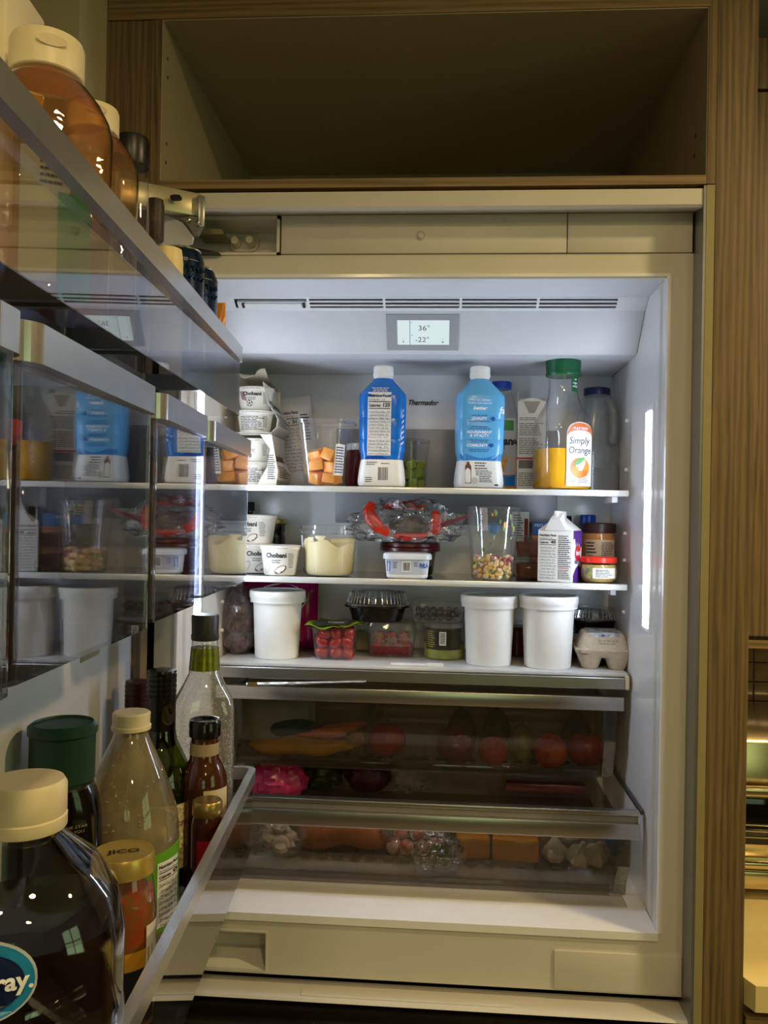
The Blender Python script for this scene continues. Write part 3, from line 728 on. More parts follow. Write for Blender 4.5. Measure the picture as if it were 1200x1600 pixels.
# ---------------------------------------------------------------- melon cup
Yq = .285; s_ = px(1, Yq)
mc = thing('melon_cup', 'clear square plastic cup of orange melon cubes on the top shelf', 'cup', S1(509, Yq), R(-14)); mc.scale = (.95, .95, 1)
hh = 103*s_; sec = [(0, .037, .037, 5), (.004, .040, .040, 5), (hh-.008, .052, .052, 6), (hh-.007, .0545, .0545, 6), (hh, .0555, .0555, 6)]
link('cup_wall', loft(sec, 40, True, False), PET, mc)
link('cup_rim', loft([(hh-.006, .0515, .0515, 6), (hh-.004, .056, .056, 6), (hh, .056, .056, 6), (hh+.0015, .052, .052, 6)], 40, False, False), PET, mc)
f = front(sec, R(58))
link('label', patch(f, -.014, .014, .022, .085, 4, 4), PAPER, mc)
link('label_text', greek(front(sec, R(58), .0012), -.012, .026, .024, .055, 10), INKB, mc, smooth=False)
MEL = mat('cantaloupe_flesh', (244, 162, 62), rough=.35, var=.10, scale=60, sss=.15, bump=.1, bscale=300)
mg = box(-.0135, .0135, -.0135, .0135, -.0125, .0125, .0025, 2)
r = random.Random(4); n = 0
for lz, cnt, rad in ((.017, 4, .019), (.042, 4, .021), (.064, 3, .018)):
    for i in range(cnt):
        a = 2*pi*i/cnt+r.uniform(-.2, .2)+lz*20; p = mc.location+Vector((rad*cos(a), rad*sin(a), lz+r.uniform(-.002, .003)))
        o = solo('melon_cube', mg, MEL, 'orange melon cube inside the clear square cup', 'melon', tuple(p), 0, 'melon cubes in the square cup')
        o.rotation_euler = (r.uniform(-.4, .4), r.uniform(-.4, .4), r.uniform(0, 3)); k = r.uniform(.9, 1.12); o.scale = (k, r.uniform(.85, 1.1), r.uniform(.8, 1))

# ---------------------------------------------------------------- two milk bottles
BLUE = mat('royal_blue_sleeve', (22, 112, 206), rough=.22, var=.03)
LBLUE = mat('sky_blue_sleeve', (98, 178, 230), rough=.22, var=.03)
MID = mat('mid_blue_sleeve', (52, 132, 204), rough=.25, var=.03)
msec = [(0, .043, .036, 3.5), (.003, .0475, .040, 4), (.012, .0492, .042, 4), (.035, .0470, .040, 4), (.056, .0435, .037, 4), (.066, .0440, .0375, 4), (.075, .0468, .040, 4), (.095, .0478, .041, 4),
        (.098, .0470, .040, 4), (.101, .0478, .041, 4), (.138, .0485, .0415, 4), (.141, .0477, .0405, 4), (.144, .0485, .0415, 4), (.184, .0488, .042, 4), (.191, .0475, .0405, 3.6), (.205, .036, .032, 2.8), (.220, .0225, .0215, 2.1), (.224, .0200, .0200, 2)]
def milk(label, loc, rz, blue):
    t = thing('milk_bottle', label, 'bottle', loc, rz)
    lo = [s for s in msec if s[0] <= .056]; up = [s for s in msec if s[0] >= .056]
    link('lower_sleeve', loft(lo, 48, True, False), PAPER, t); link('upper_sleeve', loft(up, 48, False, True), blue, t)
    link('neck', lathe([(.0195, .222), (.0195, .232)], 28), WPLAST, t)
    cp = [(z, r, r, 2) for r, z in ((.0208, .2285), (.0212, .230), (.0212, .236), (.0204, .2365), (.0204, .238), (.0210, .2385), (.0206, .2485), (.0185, .2505))]
    link('cap', ribbed(cp, 72, .02, .2384, .2486), WPLAST, t)
    return t
b1 = milk('milk bottle in a royal blue sleeve with its nutrition panel turned to the front', S1(596, .29), R(2), BLUE)
f = front(msec, off=.0007); f2 = front(msec, off=.0013)
link('blue_wave', polyp(f, [(-.043+.086*i/16, .0565) for i in range(17)]+[(.0425-.085*i/16, .066+.005*sin(i*.35)) for i in range(17)]), mat('navy_sleeve', (16, 70, 160), rough=.25), b1, smooth=False)
pn = link('nutrition_panel', patch(f, -.0290, .0185, .064, .192, 10, 10), PAPER, b1)
link('panel_text', facts(f2, -.0285, .065, .0465, .126, '120', 14), INK, pn, smooth=False)
link('header_print', greek(f2, -.022, .193, .036, .010, 3, 'C', 2), INKW, b1, smooth=False)
link('side_stripes', join(*[polyp(f, [(.0385+.0005*i, .085+.011*i), (.0440, .090+.011*i), (.0445, .094+.011*i), (.039+.0005*i, .089+.011*i)]) for i in range(7)]), INKW, b1, smooth=False)
link('base_print', join(greek(f, -.030, .044, .022, .008, 2, 'L', 2), greek(f, .0, .046, .018, .004, 1, 'L', 6), greek(f, -.032, .009, .017, .012, 3, 'L', 7), barcode(f, -.006, .014, .020, .026, 5)), INK, b1, smooth=False)
b2 = milk('milk bottle in a pale sky blue sleeve with white slogan print', S1(747, .29), R(7), LBLUE)
link('blue_wave', polyp(f, [(-.043+.086*i/16, .0565) for i in range(17)]+[(.0425-.085*i/16, .066+.005*sin(i*.35+2)) for i in range(17)]), MID, b2, smooth=False)
link('slogan_text', join(text(f2, 'We can always', -.006, .176, .0042, width=.043), text(f2, 'make the world', -.006, .1695, .0042, width=.046), text(f2, 'better', -.005, .158, .0072, width=.029, bold=.03, shear=.3),
     text(f2, 'QUALITY', -.006, .138, .0052, width=.030, bold=.03), text(f2, 'NOURISHMENT', -.006, .1105, .0052, width=.050, bold=.03), text(f2, '& VITALITY', -.006, .1035, .0052, width=.038, bold=.03), text(f2, 'COMMUNITY', -.010, .084, .0052, width=.042, bold=.03)), INKW, b2, smooth=False)
link('small_print', join(*[greek(f2, -.028, z, .045, .004, 1, 'C', i) for i, z in enumerate((.1325, .1445, .118, .122, .0915, .095, .0765, .0725))]), mat('deep_blue_ink', (48, 110, 176), rough=.5), b2, smooth=False)
link('badge', join(disc(f2, .021, .140, .0045, .0045, 20), disc(f2, .018, .087, .0050, .0040, 20)), mat('badge_blue', (14, 90, 180), rough=.4), b2, smooth=False)
CHOC = mat('chocolate_print', (104, 62, 40), rough=.5, var=.1)
link('chocolate_bottle_print', polyp(f, [(-.033, .010), (-.021, .010), (-.021, .044), (-.0245, .050), (-.0245, .0535), (-.0295, .0535), (-.0295, .050), (-.033, .044)]), CHOC, b2, smooth=False)
link('cup_print', disc(f, -.014, .016, .006, .007, 16), mat('cup_grey_print', (196, 192, 186), rough=.5), b2, smooth=False)
link('recipe_print', join(greek(f, -.014, .038, .030, .016, 3, 'L', 3), greek(f, -.012, .026, .034, .012, 4, 'L', 4), greek(f, -.005, .012, .030, .014, 4, 'L', 9), patch(f, .026, .034, .006, .009, 1, 1)), INK, b2, smooth=False)
f5 = front(msec, R(62), .001)
link('side_name', join(text(f5, 'fa', -.010, .152, .013, bold=.02)), INKW, b2, smooth=False)

# ---------------------------------------------------------------- behind the milk: fruit cups, juice, carton
gc = thing('grape_cup', 'clear cup of green fruit chunks behind the royal blue milk bottle', 'cup', S1(640, .405))
gs = [(0, .034, .034, 2), (.105, .042, .042, 2)]
link('cup_wall', loft(gs, 32, True, False), PET, gc); link('cup_lid', lathe([(.043, .103), (.044, .106), (.042, .110), (.0, .111)], 32), PET, gc)
GRN = mat('green_melon_flesh', (150, 170, 60), rough=.3, var=.15, scale=50, sss=.1)
r = random.Random(8)
for lz, cnt in ((.014, 4), (.034, 5), (.054, 4)):
    for i in range(cnt):
        a = 2*pi*i/cnt+lz*30; p = gc.location+Vector((.020*cos(a), .020*sin(a), lz))
        o = solo('green_fruit_chunk', box(-.011, .011, -.010, .010, -.010, .010, .003, 2), GRN, 'pale green fruit chunk in the clear cup behind the milk', 'fruit', tuple(p), 0, 'green fruit chunks in the round cup')
        o.rotation_euler = (r.uniform(-.4, .4), r.uniform(-.4, .4), r.uniform(0, 3))
rj = thing('berry_jar', 'dark red jar half hidden between the melon cup and the royal blue milk', 'jar', S1(566, .40))
link('jar', lathe([(.036, 0), (.039, .004), (.039, .070), (.034, .080), (.034, .086)], 28), mat('dark_berry_red', (92, 16, 24), rough=.15, var=.2), rj); link('lid', lathe([(.036, .084), (.037, .086), (.037, .097), (.034, .099)], 28), WPLAST, rj)

JUICE_PET = clear('juice_bottle_pet', refl=1.2, haze=.03)
jb = thing('juice_bottle', 'clear juice bottle with a blue cap and orange slice label behind the pale blue milk', 'bottle', S1(781, .395)); jb.scale = (.88, .88, 1)
js = [(0, .038, .038, 3), (.004, .042, .042, 3), (.13, .043, .043, 3), (.16, .041, .041, 2.6), (.19, .033, .033, 2.2), (.212, .026, .026, 2), (.222, .0235, .0235, 2)]
link('bottle', loft(js, 40, True, False), JUICE_PET, jb)
link('juice', loft([(.002, .036, .036, 3), (.005, .040, .040, 3), (.012, .041, .041, 3)], 40), mat('amber_juice', (214, 150, 24), rough=.1), jb)
link('cap', ribbed([(z, q, q, 2) for q, z in ((.0245, .220), (.025, .222), (.025, .234), (.0235, .2365)) ], 60, .02, .2215, .235), mat('bright_blue_cap', (20, 78, 190), rough=.3), jb)
fj = front(js); fj2 = front(js, off=.0012)
lb = link('label', patch(fj, -.042, .042, .010, .155, 14, 8), mat('grey_clear_label', (176, 180, 184), rough=.3, var=.03), jb)
link('label_leaf', patch(fj2, .002, .028, .128, .150, 4, 2), mat('leaf_green_print', (40, 128, 52), rough=.4), lb)
link('label_text', join(text(fj2, 'ana', .021, .098, .016, width=.034, bold=.05, res=3)), INK, lb, smooth=False)
link('label_blue', patch(fj2, -.040, .040, .010, .034, 10, 2), BLUE, lb)
link('label_blue_word', text(fj2, 'T', .006, .088, .010, bold=.04), BLUE, lb, smooth=False)
link('orange_slice', disc(front(js, off=.0016), .018, .052, .021, .021, 24), mat('orange_print', (236, 130, 30), rough=.4, rgb2=(250, 180, 70), scale=90), lb, smooth=False)

cb = thing('milk_carton', 'white one litre carton with red bands and its gable spout pushed open', 'carton', S1(829, .392), R(-6))
wq, hq = .030, .192
link('body', box(-wq, wq, -wq, wq, 0, hq, .002, 2), WPAPER, cb)
link('open_gable', join(prism([(-wq, hq), (wq, hq), (wq*.9, hq+.014), (-wq*.9, hq+.014)], 'Y', wq-.003, wq), prism([(-wq, hq), (wq, hq-.001), (.006, hq+.006), (-.006, hq+.006)], 'Y', -wq, -wq+.001),
     prism([(-wq, hq), (wq, hq), (wq*.8, hq+.020), (-wq*.5, hq+.022)], 'X', -wq, -wq+.0012), prism([(-wq, hq), (wq, hq), (wq*.8, hq+.018), (-wq*.7, hq+.014)], 'X', wq-.0012, wq)), WPAPER, cb, smooth=False)
link('spout_fold', prism([(-wq*.6, hq-.001), (wq*.6, hq-.001), (wq*.2, hq-.026), (-wq*.2, hq-.026)], 'Y', -wq-.0012, -wq+.001), mat('carton_inside_grey', (170, 166, 160), rough=.6), cb, smooth=False)  # grey fold panel below the open spout
f = flat((0, -wq, 0), off=.0008)
link('front_print', join(greek(f, -.026, .150, .050, .008, 2, 'L', 1), greek(f, -.026, .118, .052, .028, 7, 'L', 2), greek(f, -.026, .078, .052, .036, 9, 'L', 3), greek(f, -.026, .010, .052, .030, 8, 'L', 4), patch(f, -.026, .026, .048, .066, 1, 1)), mat('soft_grey_ink', (120, 116, 116), rough=.5), cb, smooth=False)
link('red_band', patch(f, -.030, .030, .068, .0715, 1, 1), INKR, cb, smooth=False); link('red_band', patch(f, -.026, .026, .001, .004, 1, 1), INKR, cb, smooth=False)
f = flat((wq, 0, 0), (0, 1, 0), (0, 0, 1), .0008)
link('side_flash', patch(f, -.024, .020, .172, .186, 1, 1), INKR, cb, smooth=False)
link('side_mark', disc(f, -.010, .140, .010, .013, 14), INKB, cb, smooth=False)

# ---------------------------------------------------------------- orange juice carafe
oj = thing('orange_juice_carafe', 'clear carafe half full of orange juice with a green screw cap', 'bottle', S1(877, .300), R(16))
os_ = [(0, .046, .046, 3), (.003, .052, .052, 3), (.008, .0545, .0545, 3.2), (.110, .0550, .0550, 3.2), (.128, .0555, .0555, 3), (.142, .0535, .0535, 2.6), (.158, .045, .045, 2.2), (.176, .036, .036, 2), (.196, .0300, .0300, 2), (.214, .0285, .0285, 2), (.232, .0300, .0300, 2), (.240, .0310, .0310, 2)]
link('carafe', loft(os_, 48, True, False), clear('carafe_pet', refl=1.3, haze=.02), oj)
oi = [(z+.0015 if z == 0 else z, a-.0016, b-.0016, n) for z, a, b, n in os_ if z <= .0885]+[(.083, .0534, .0534, 3.2)]
link('juice', loft(oi[:-1][:3]+[(.083, .0533, .0533, 3.2)], 48), mat('orange_juice', (250, 186, 14), rough=.12, var=.04, sss=.2), oj)
cg = [(z, q, q, 2) for q, z in ((.0345, .234), (.0355, .2355), (.0355, .2395), (.0342, .240), (.0362, .268), (.0345, .2705))]
link('cap', ribbed(cg, 56, .03, .2398, .266), mat('forest_green_cap', (22, 100, 64), rough=.32), oj)
fo = front(os_, R(14), .0008); fo2 = front(os_, R(14), .0014); fo3 = front(os_, R(14), .0019)
arch = [(-.0215, .012), (.0215, .012), (.0215, .108)]+[(.0215*cos(q), .108+.021*sin(q)) for q in [pi*i/12 for i in range(1, 12)]]+[(-.0215, .108)]
def arcpatch(fm, w, z0, z1, top):
    V, F = [], []; nx = 10
    for i in range(nx+1):
        x = -w+2*w*i/nx; zt = z1+top*math.sqrt(max(0, 1-(x/w)**2)); nz = 10
        for k in range(nz+1): V.append(fm(x, z0+(zt-z0)*k/nz))
    for i in range(nx):
        for k in range(10): a = i*11+k; F.append((a, a+11, a+12, a+1))
    return V, F
lb = link('label', arcpatch(fo, .0275, .008, .116, .020), PAPER, oj)
def bandpatch(fm, w, z0, top0, z1, top1):
    V, F = [], []; nx = 12
    for i in range(nx+1):
        x = -w+2*w*i/nx; e = math.sqrt(max(0, 1-(x/w)**2)); V += [fm(x, z0+top0*e), fm(x, z1+top1*e)]
    for i in range(nx): F.append((2*i, 2*i+2, 2*i+3, 2*i+1))
    return V, F
ob_ = link('label_band', bandpatch(fo2, .0265, .108, .011, .113, .021), mat('band_orange', (226, 112, 44), rough=.4), lb)
link('band_text', text(fo3, 'PULP FREE', 0, .1205, .0045, width=.030, bold=.03), INKW, ob_, smooth=False)
link('name_text', join(text(fo2, 'Simply', -.001, .092, .0135, width=.042, shear=.12, res=3), text(fo2, 'Orange', .0, .073, .0135, width=.046, shear=.12, res=3)), INK, lb, smooth=False)
link('orange_picture', disc(fo2, 0, .044, .020, .0205, 26), mat('orange_fruit_print', (236, 104, 30), rough=.35, rgb2=(250, 150, 40), scale=40), lb, smooth=False)
link('leaf_picture', polyp(fo3, [(-.012, .048), (-.010, .056), (-.002, .063), (.010, .066), (.006, .058), (-.002, .051)]), mat('leaf_picture_green', (70, 160, 70), rough=.4), lb, smooth=False)
link('label_small_print', join(greek(fo2, -.018, .015, .012, .009, 3, 'L', 2), greek(fo2, -.004, .014, .022, .010, 3, 'L', 5)), mat('soft_grey_ink', (120, 116, 116)), lb, smooth=False)
nk = front(os_, R(30), .001)
nt_ = link('neck_tag', patch(nk, -.010, .010, .200, .232, 6, 4), MATS['forest_green_cap'], oj)
link('neck_tag_text', join(*[text(front(os_, R(30), .0016), w_, 0, z, .0045, bold=.02) for w_, z in (('no', .223), ('sugar', .216), ('added', .209))]), INKW, nt_, smooth=False)

# ---------------------------------------------------------------- jug of dark drink
jg = thing('drink_jug', 'translucent handled jug of dark drink with a navy cap beside the carafe', 'jug', S1(930, .405), R(10))
s = [(0, .040, .040, 4), (.004, .045, .045, 4), (.075, .0465, .0465, 4), (.100, .046, .046, 4), (.106, .043, .044, 4), (.140, .040, .042, 3.4), (.175, .036, .038, 3), (.200, .030, .032, 2.4), (.212, .026, .027, 2)]
link('jug', loft(s, 40, True, False), clear('cloudy_hdpe', tint=(222, 226, 226), haze=.40, hazec=(170, 176, 178), rough=.2, bscale=6), jg)
link('drink', loft([(.002, .038, .038, 4), (.005, .0435, .0435, 4), (.052, .0445, .0445, 4)], 40), mat('dark_cola', (26, 14, 12), rough=.1), jg)
link('handle', tube([(.012, -.034, .196), (.016, -.047, .186), (.018, -.052, .160), (.019, -.052, .130), (.018, -.048, .106), (.016, -.040, .098)], [.009, .010, .010, .010, .010, .009], 14), MATS['cloudy_hdpe'], jg)
link('cap', lathe([(.0275, .210), (.0285, .212), (.0285, .224), (.026, .226)], 30), mat('navy_cap', (26, 28, 78), rough=.35), jg)

# =================================================================== middle shelf
yogurt('coconut yogurt cup alone at the front of the middle shelf', S2(437, .285), .0415, .033, .062, 'Chobani', R(-2), 'coconut')
lo = S2(398, .345)
yogurt('coconut yogurt cup carrying another one at the left of the middle shelf', lo, .0415, .033, .062, 'Chobani', R(18), 'coconut')
yogurt('coconut yogurt cup stacked on another one at the left of the middle shelf', (lo[0]+.004, lo[1], lo[2]+.0622), .0415, .033, .062, 'Chobani', R(-22), 'coconut')
DJAR = mat('dark_jar_contents', (22, 20, 16), rough=.12, var=.3)
GOLD = mat('gold_lid', (176, 150, 84), rough=.3, metal=.8, var=.06)
dj = thing('olive_jar', 'dark squat jar with a gold lid behind the coconut yogurts', 'jar', S2(424, .425))
link('jar', lathe([(.026, 0), (.030, .004), (.030, .070), (.027, .082), (.029, .088), (.029, .104)], 28), DJAR, dj); link('lid', lathe([(.0305, .104), (.0315, .105), (.0315, .113), (.029, .1145)], 32), GOLD, dj)
dj = thing('sauce_bottle', 'tall black bottle in the left back corner of the middle shelf', 'bottle', S2(385, .43))
link('bottle', lathe([(.026, 0), (.028, .004), (.028, .09), (.020, .11), (.013, .125), (.013, .134)], 24), DJAR, dj); link('cap', lathe([(.015, .132), (.0155, .134), (.0155, .150), (.014, .152)], 24), BLACK, dj)
# tub of pale dip
hu = thing('hummus_tub', 'clear round tub of pale cream dip with a clear snap lid', 'tub', S2(513, .318))
hs = [(0, .047, .047, 2), (.002, .050, .050, 2), (.010, .0535, .0535, 2), (.085, .0580, .0580, 2), (.088, .0600, .0600, 2)]
link('tub', loft(hs, 48, True, False), PET, hu)
DIP = mat('cream_dip', (226, 212, 164), rough=.4, var=.04, scale=30, bump=.15, bscale=90)
V, F = loft([(.0018, .046, .046, 2), (.010, .0515, .0515, 2), (.064, .0552, .0552, 2), (.068, .0556, .0556, 2), (.070, .045, .045, 2), (.068, .025, .025, 2), (.066, .004, .004, 2)], 48)
V = [(x, y, z+(.006*sin(3*math.atan2(y, x)+1)+.004*sin(7*math.atan2(y, x)) if z > .06 else 0)) for x, y, z in V]
link('dip', (V, F), DIP, hu)
link('dip_smear', join(*[polyp(front(hs, off=-.0012), [(x+.010*cos(q)*(1+.4*sin(3*q+x*50)), z+.007*sin(q)*(1+.4*cos(2*q))) for q in [2*pi*i/16 for i in range(16)]]) for x, z in ((-.034, .075), (-.010, .078), (-.047, .072))]), DIP, hu, smooth=False)
lid = ribbed([(z, q, q, 2) for q, z in ((.0605, .086), (.062, .0865), (.062, .094), (.0595, .096), (.0585, .104))], 96, .015, .0868, .0945)
lo_ = link('lid', lid, PET, hu)
link('tamper_tabs', join(*[box(-.003+.061*sin(q)-.0, .003+.061*sin(q), -.061*cos(q)-.0015, -.061*cos(q), .0885, .0905) for q in [R(-70+10*i) for i in range(15)]]), PET, lo_, smooth=False)
link('side_label', patch(front(hs, R(-72)), -.010, .010, .015, .082, 4, 4), PAPER, hu)
# cream cheese tub
cc = thing('cream_cheese_tub', 'small silver and white cream cheese tub at the shelf front under the bagged food', 'tub', S2(636, .283), R(1))
cs = [(0, .040, .027, 4), (.003, .0425, .029, 4), (.007, .0425, .029, 4), (.040, .0455, .032, 4)]
link('tub', loft(cs, 48), WPLAST, cc)
fc = front(cs); fc2 = front(cs, off=.0012)
sl = link('foil_band', patch(fc, -.0425, .0425, .008, .039, 20, 4), mat('silver_print', (186, 190, 198), rough=.35, var=.03), cc)
link('barcode_patch', patch(fc2, -.010, .008, .014, .035, 4, 1), PAPER, sl)
link('barcode', barcode(front(cs, off=.0017), -.008, .016, .014, .017, 3), INK, sl, smooth=False)
link('side_print', join(greek(fc2, -.028, .020, .009, .014, 4, 'L', 2), greek(fc2, .014, .024, .010, .010, 3, 'L', 3)), INKB, sl, smooth=False)
link('brand_text', text(fc2, 'PHILA', .034, .022, .009, width=.017, bold=.04), mat('brand_blue', (28, 80, 180), rough=.4), sl, smooth=False)
link('blue_mark', polyp(fc2, [(-.041, .014), (-.034, .014), (-.034, .034), (-.041, .036)]), MATS['brand_blue'], sl, smooth=False)
link('lid', loft([(.038, .0475, .034, 4), (.039, .050, .0365, 4), (.047, .050, .0365, 4), (.0505, .0475, .0345, 4), (.0515, .042, .030, 4)], 48), mat('translucent_lid', (208, 214, 222), rough=.25, var=.02), cc)
# dark tub with burgundy lid, bag on top
dt = thing('deli_tub', 'black tub with a burgundy lid on the middle shelf carrying the plastic bag', 'tub', S2(640, .385))
link('tub', lathe([(.048, 0), (.050, .003), (.056, .052)], 36), mat('black_tub', (20, 18, 18), rough=.3), dt)
link('label', patch(front([(0, .05, .05, 2), (.05, .057, .057, 2)]), -.028, .060, .020, .046, 12, 2), mat('kraft_dark_label', (96, 84, 66), rough=.5, var=.3, scale=120), dt)
link('lid', lathe([(.061, .050), (.066, .052), (.066, .058), (.064, .060), (.066, .062), (.064, .069), (.055, .071)], 40), mat('burgundy_lid', (72, 16, 20), rough=.3), dt)
bz_ = Z2+.0715
bg = thing('zip_bag', 'crumpled clear zip bag resting on the burgundy lidded tub with red strips inside', 'bag', (dt.location.x-.012, .365, bz_))
V, F = crumple(.110, .068, .050, .36, 2.4, 5, 48, 30)
V = [(x, y, max(.0005, z+.036)) for x, y, z in V]
link('bag', (V, F), BAGM, bg)
tail = [(-.085, -.02, .030), (-.13, -.03, .018), (-.155, -.02, -.012), (-.11, -.01, .004)]
link('bag_tail', ([(-.06, -.045, .010), (-.07, -.03, .050), (-.10, -.035, .030), (-.120, -.03, .034), (-.112, -.025, .026), (-.09, -.05, .020), (-.06, -.0445, .009), (-.07, -.0292, .049), (-.10, -.0342, .029), (-.120, -.0292, .033)], [(0, 1, 2, 5), (5, 2, 3, 4), (6, 9, 8, 7)]), BAGM, bg)
link('zip_strip', ([(.075, -.055, .030), (.142, -.060, .058), (.143, -.059, .063), (.077, -.054, .042), (.075, -.053, .030), (.142, -.058, .058), (.143, -.057, .063), (.077, -.052, .042)], [(0, 1, 2, 3), (7, 6, 5, 4), (0, 4, 5, 1), (3, 2, 6, 7), (1, 5, 6, 2), (0, 3, 7, 4)]), mat('purple_zip', (110, 40, 70), rough=.35), bg, smooth=False)
link('bag_corner', ([(.07, -.05, .004), (.140, -.058, .060), (.08, -.05, .062), (.07, -.049, .004), (.140, -.057, .060), (.08, -.049, .062)], [(0, 1, 2), (5, 4, 3)]), BAGM, bg)
REDP = mat('red_pepper_flesh', (206, 44, 18), rough=.22, var=.12, scale=30)
def arc(c, r, a0, a1, n=10, tilt=0.): return [(c[0]+r*cos(a0+(a1-a0)*i/n), c[1]+tilt*i/n, c[2]+r*sin(a0+(a1-a0)*i/n)) for i in range(n+1)]
B0 = bg.location
def ribbon(pts, w, d):
    V, F = [], []; n = len(pts)
    for k, p in enumerate(pts):
        a = Vector(pts[max(0, k-1)]); b = Vector(pts[min(n-1, k+1)]); t = (b-a).normalized(); nx = Vector((-t.z, 0, t.x)); q = .35+.65*sin(pi*(k+.6)/(n+.2))
        for i in range(12):
            an = 2*pi*i/12; V.append(tuple(Vector(p)+nx*(w*q*cos(an))+Vector((0, 1, 0))*(d*sin(an))))
    for k in range(n-1):
        for i in range(12): F.append((k*12+i, k*12+(i+1) % 12, (k+1)*12+(i+1) % 12, (k+1)*12+i))
    return V, F+[tuple(reversed(range(12))), tuple(range((n-1)*12, n*12))]
for k, (pts, w_) in enumerate((([(-.066, -.040, .082), (-.074, -.046, .066), (-.068, -.050, .048), (-.052, -.052, .030), (-.030, -.050, .018)], .015), ([(.062, -.050, .018), (.068, -.052, .034), (.068, -.050, .052), (.064, -.046, .066)], .012),
        ([(-.050, .012, .072), (-.02, .012, .078), (.015, .012, .078), (.045, .012, .072)], .009), ([(-.020, -.052, .014), (.005, -.054, .011), (.030, -.053, .012), (.050, -.050, .016)], .008))):
    solo('red_pepper_strip', ribbon(pts, w_, .005), REDP, ['broad red pepper strip at the left of the zip bag', 'short red pepper strip at the right of the zip bag', 'red pepper strip across the top of the zip bag', 'thin red pepper strip along the bottom of the zip bag'][k], 'pepper', tuple(B0), 0, 'pepper strips in the zip bag')
solo('leaf_vegetable', crumple(.040, .018, .020, .3, 3, 9, 20, 12), mat('grey_brown_leaf', (96, 84, 74), rough=.4, var=.3), 'grey wilted vegetable in the middle of the zip bag', 'vegetable', (B0.x+.01, B0.y-.02, B0.z+.032))
# ---------------------------------------------------------------- salad cup
Yq = .287
sa = thing('salad_cup', 'tall clear cup of chopped chickpea salad with bits stuck to its sides', 'cup', S2(769, Yq))
hs = 113*px(1, Yq)
ss = [(0, .0395, .0395, 2), (.003, .042, .042, 2), (hs*.9, .0535, .0535, 2), (hs*.905, .0548, .0548, 2), (hs-.006, .0552, .0552, 2)]
link('cup', loft(ss, 48, True, False), PET, sa)
link('rim', lathe([(.0545, hs-.007), (.0575, hs-.006), (.058, hs-.001), (.0555, hs), (.054, hs-.001)], 48, False, False), PET, sa)
r = random.Random(21)
pal = [((226, 196, 140), 'chickpea'), ((216, 180, 120), 'chickpea'), ((150, 170, 60), 'celery'), ((170, 72, 60), 'pepper'), ((222, 176, 70), 'corn'), ((200, 150, 150), 'onion'), ((110, 140, 50), 'herb')]
bits = []
mix = [mat('salad_'+k+str(i), c, rough=.3, var=.1, sss=.08) for i, (c, k) in enumerate(pal)]
parts_ = {i: [] for i in range(len(pal))}
for k in range(150):
    z = r.uniform(.006, .046); R0 = .0405+.011*z/.14-.006; a = r.uniform(0, 2*pi); q = R0*math.sqrt(r.uniform(.55, 1)); i = r.choice([0, 0, 0, 1, 1, 2, 3, 4, 4, 5, 6]) if z < .034 else r.choice([3, 5, 0, 1])
    if i < 2: g = blob(.0062, .0060, .0056, .2, 2, k, 10, 7)
    else: g = xform(box(-.0048, .0048, -.0036, .0036, -.0036, .0036, .001, 1), Matrix.Rotation(r.uniform(0, 3), 4, (r.random(), r.random(), r.random()+.1)))
    parts_[i].append(move(g, (q*cos(a), q*sin(a), z)))
names = ['chickpea_mix', 'chickpea_mix', 'celery_mix', 'pepper_mix', 'corn_mix', 'onion_mix', 'herb_mix']
for i, gs_ in parts_.items():
    o = link(names[i], join(*gs_), mix[i], sa); o['kind'] = 'stuff'
stuck = [(-.035, .108, 6), (-.018, .124, 5), (-.005, .132, 3), (.012, .118, 6), (.020, .105, 6), (.022, .112, 3), (.036, .128, 6), (.042, .112, 6), (.040, .085, 6), (-.040, .090, 6), (.006, .100, 2), (.002, .134, 6), (-.008, .074, 6), (-.022, .062, 6), (.048, .104, 2)]
for x, z, i in stuck:
    g = disc(front(ss, off=-.0015), x, z, .0022+.002*r.random(), .003+.004*r.random(), 7); o = link('stuck_bit', g, mix[i] if i != 3 else MEL, sa, smooth=False)
link('blue_print', disc(front(ss, off=.0004), -.002, .105, .013, .012, 18), clear('pale_blue_print', tint=(150, 185, 225), haze=.35, hazec=(120, 160, 215)), sa, smooth=False)
link('film_label', patch(front(ss, R(-24), .0006), -.008, .008, .10, .146, 4, 4), clear('film_label', haze=.35), sa)
# ---------------------------------------------------------------- stacked brown tubs, boxes behind
BRW = mat('brown_sauce', (104, 52, 30), rough=.2, var=.15, scale=30)
for k, (dz, lab) in enumerate(((0, 'square tub of brown sauce behind the half and half carton, lower of two'), (.046, 'square tub of brown sauce behind the half and half carton, upper of two'))):
    p = S2(828, .375); t = thing('sauce_tub', lab, 'tub', (p[0], p[1], p[2]+dz), 0, 'stacked sauce tubs')
    ts = [(0, .030, .030, 5), (.003, .032, .032, 5), (.040, .037, .037, 5)]
    link('tub', loft(ts, 40, True, False), PET, t); link('sauce', loft([(.002, .0295, .0295, 5), (.030, .0335, .0335, 5)], 40), BRW, t)
    link('lid', loft([(.038, .039, .039, 5), (.040, .040, .040, 5), (.043, .040, .040, 5), (.0445, .037, .037, 5)], 40), PET, t)
bx = thing('white_carton', 'white carton with a red side stripe behind the salad cup', 'carton', S2(811, .443))
link('box', box(-.018, .018, -.018, .014, 0, .140, .001), WPAPER, bx); link('box_print', greek(flat((0, -.018, 0)), -.016, .085, .022, .05, 9), INKB, bx, smooth=False); link('red_stripe', patch(flat((0, -.018, 0)), .008, .016, .06, .125, 1, 1), mat('dark_red_print', (130, 30, 40)), bx, smooth=False)
bx = thing('snack_box', 'blue and orange snack box behind the brown sauce tubs', 'box', S2(848, .44))
link('box', box(-.026, .026, -.012, .012, 0, .118, .001), mat('box_orange', (224, 120, 30), rough=.4), bx)
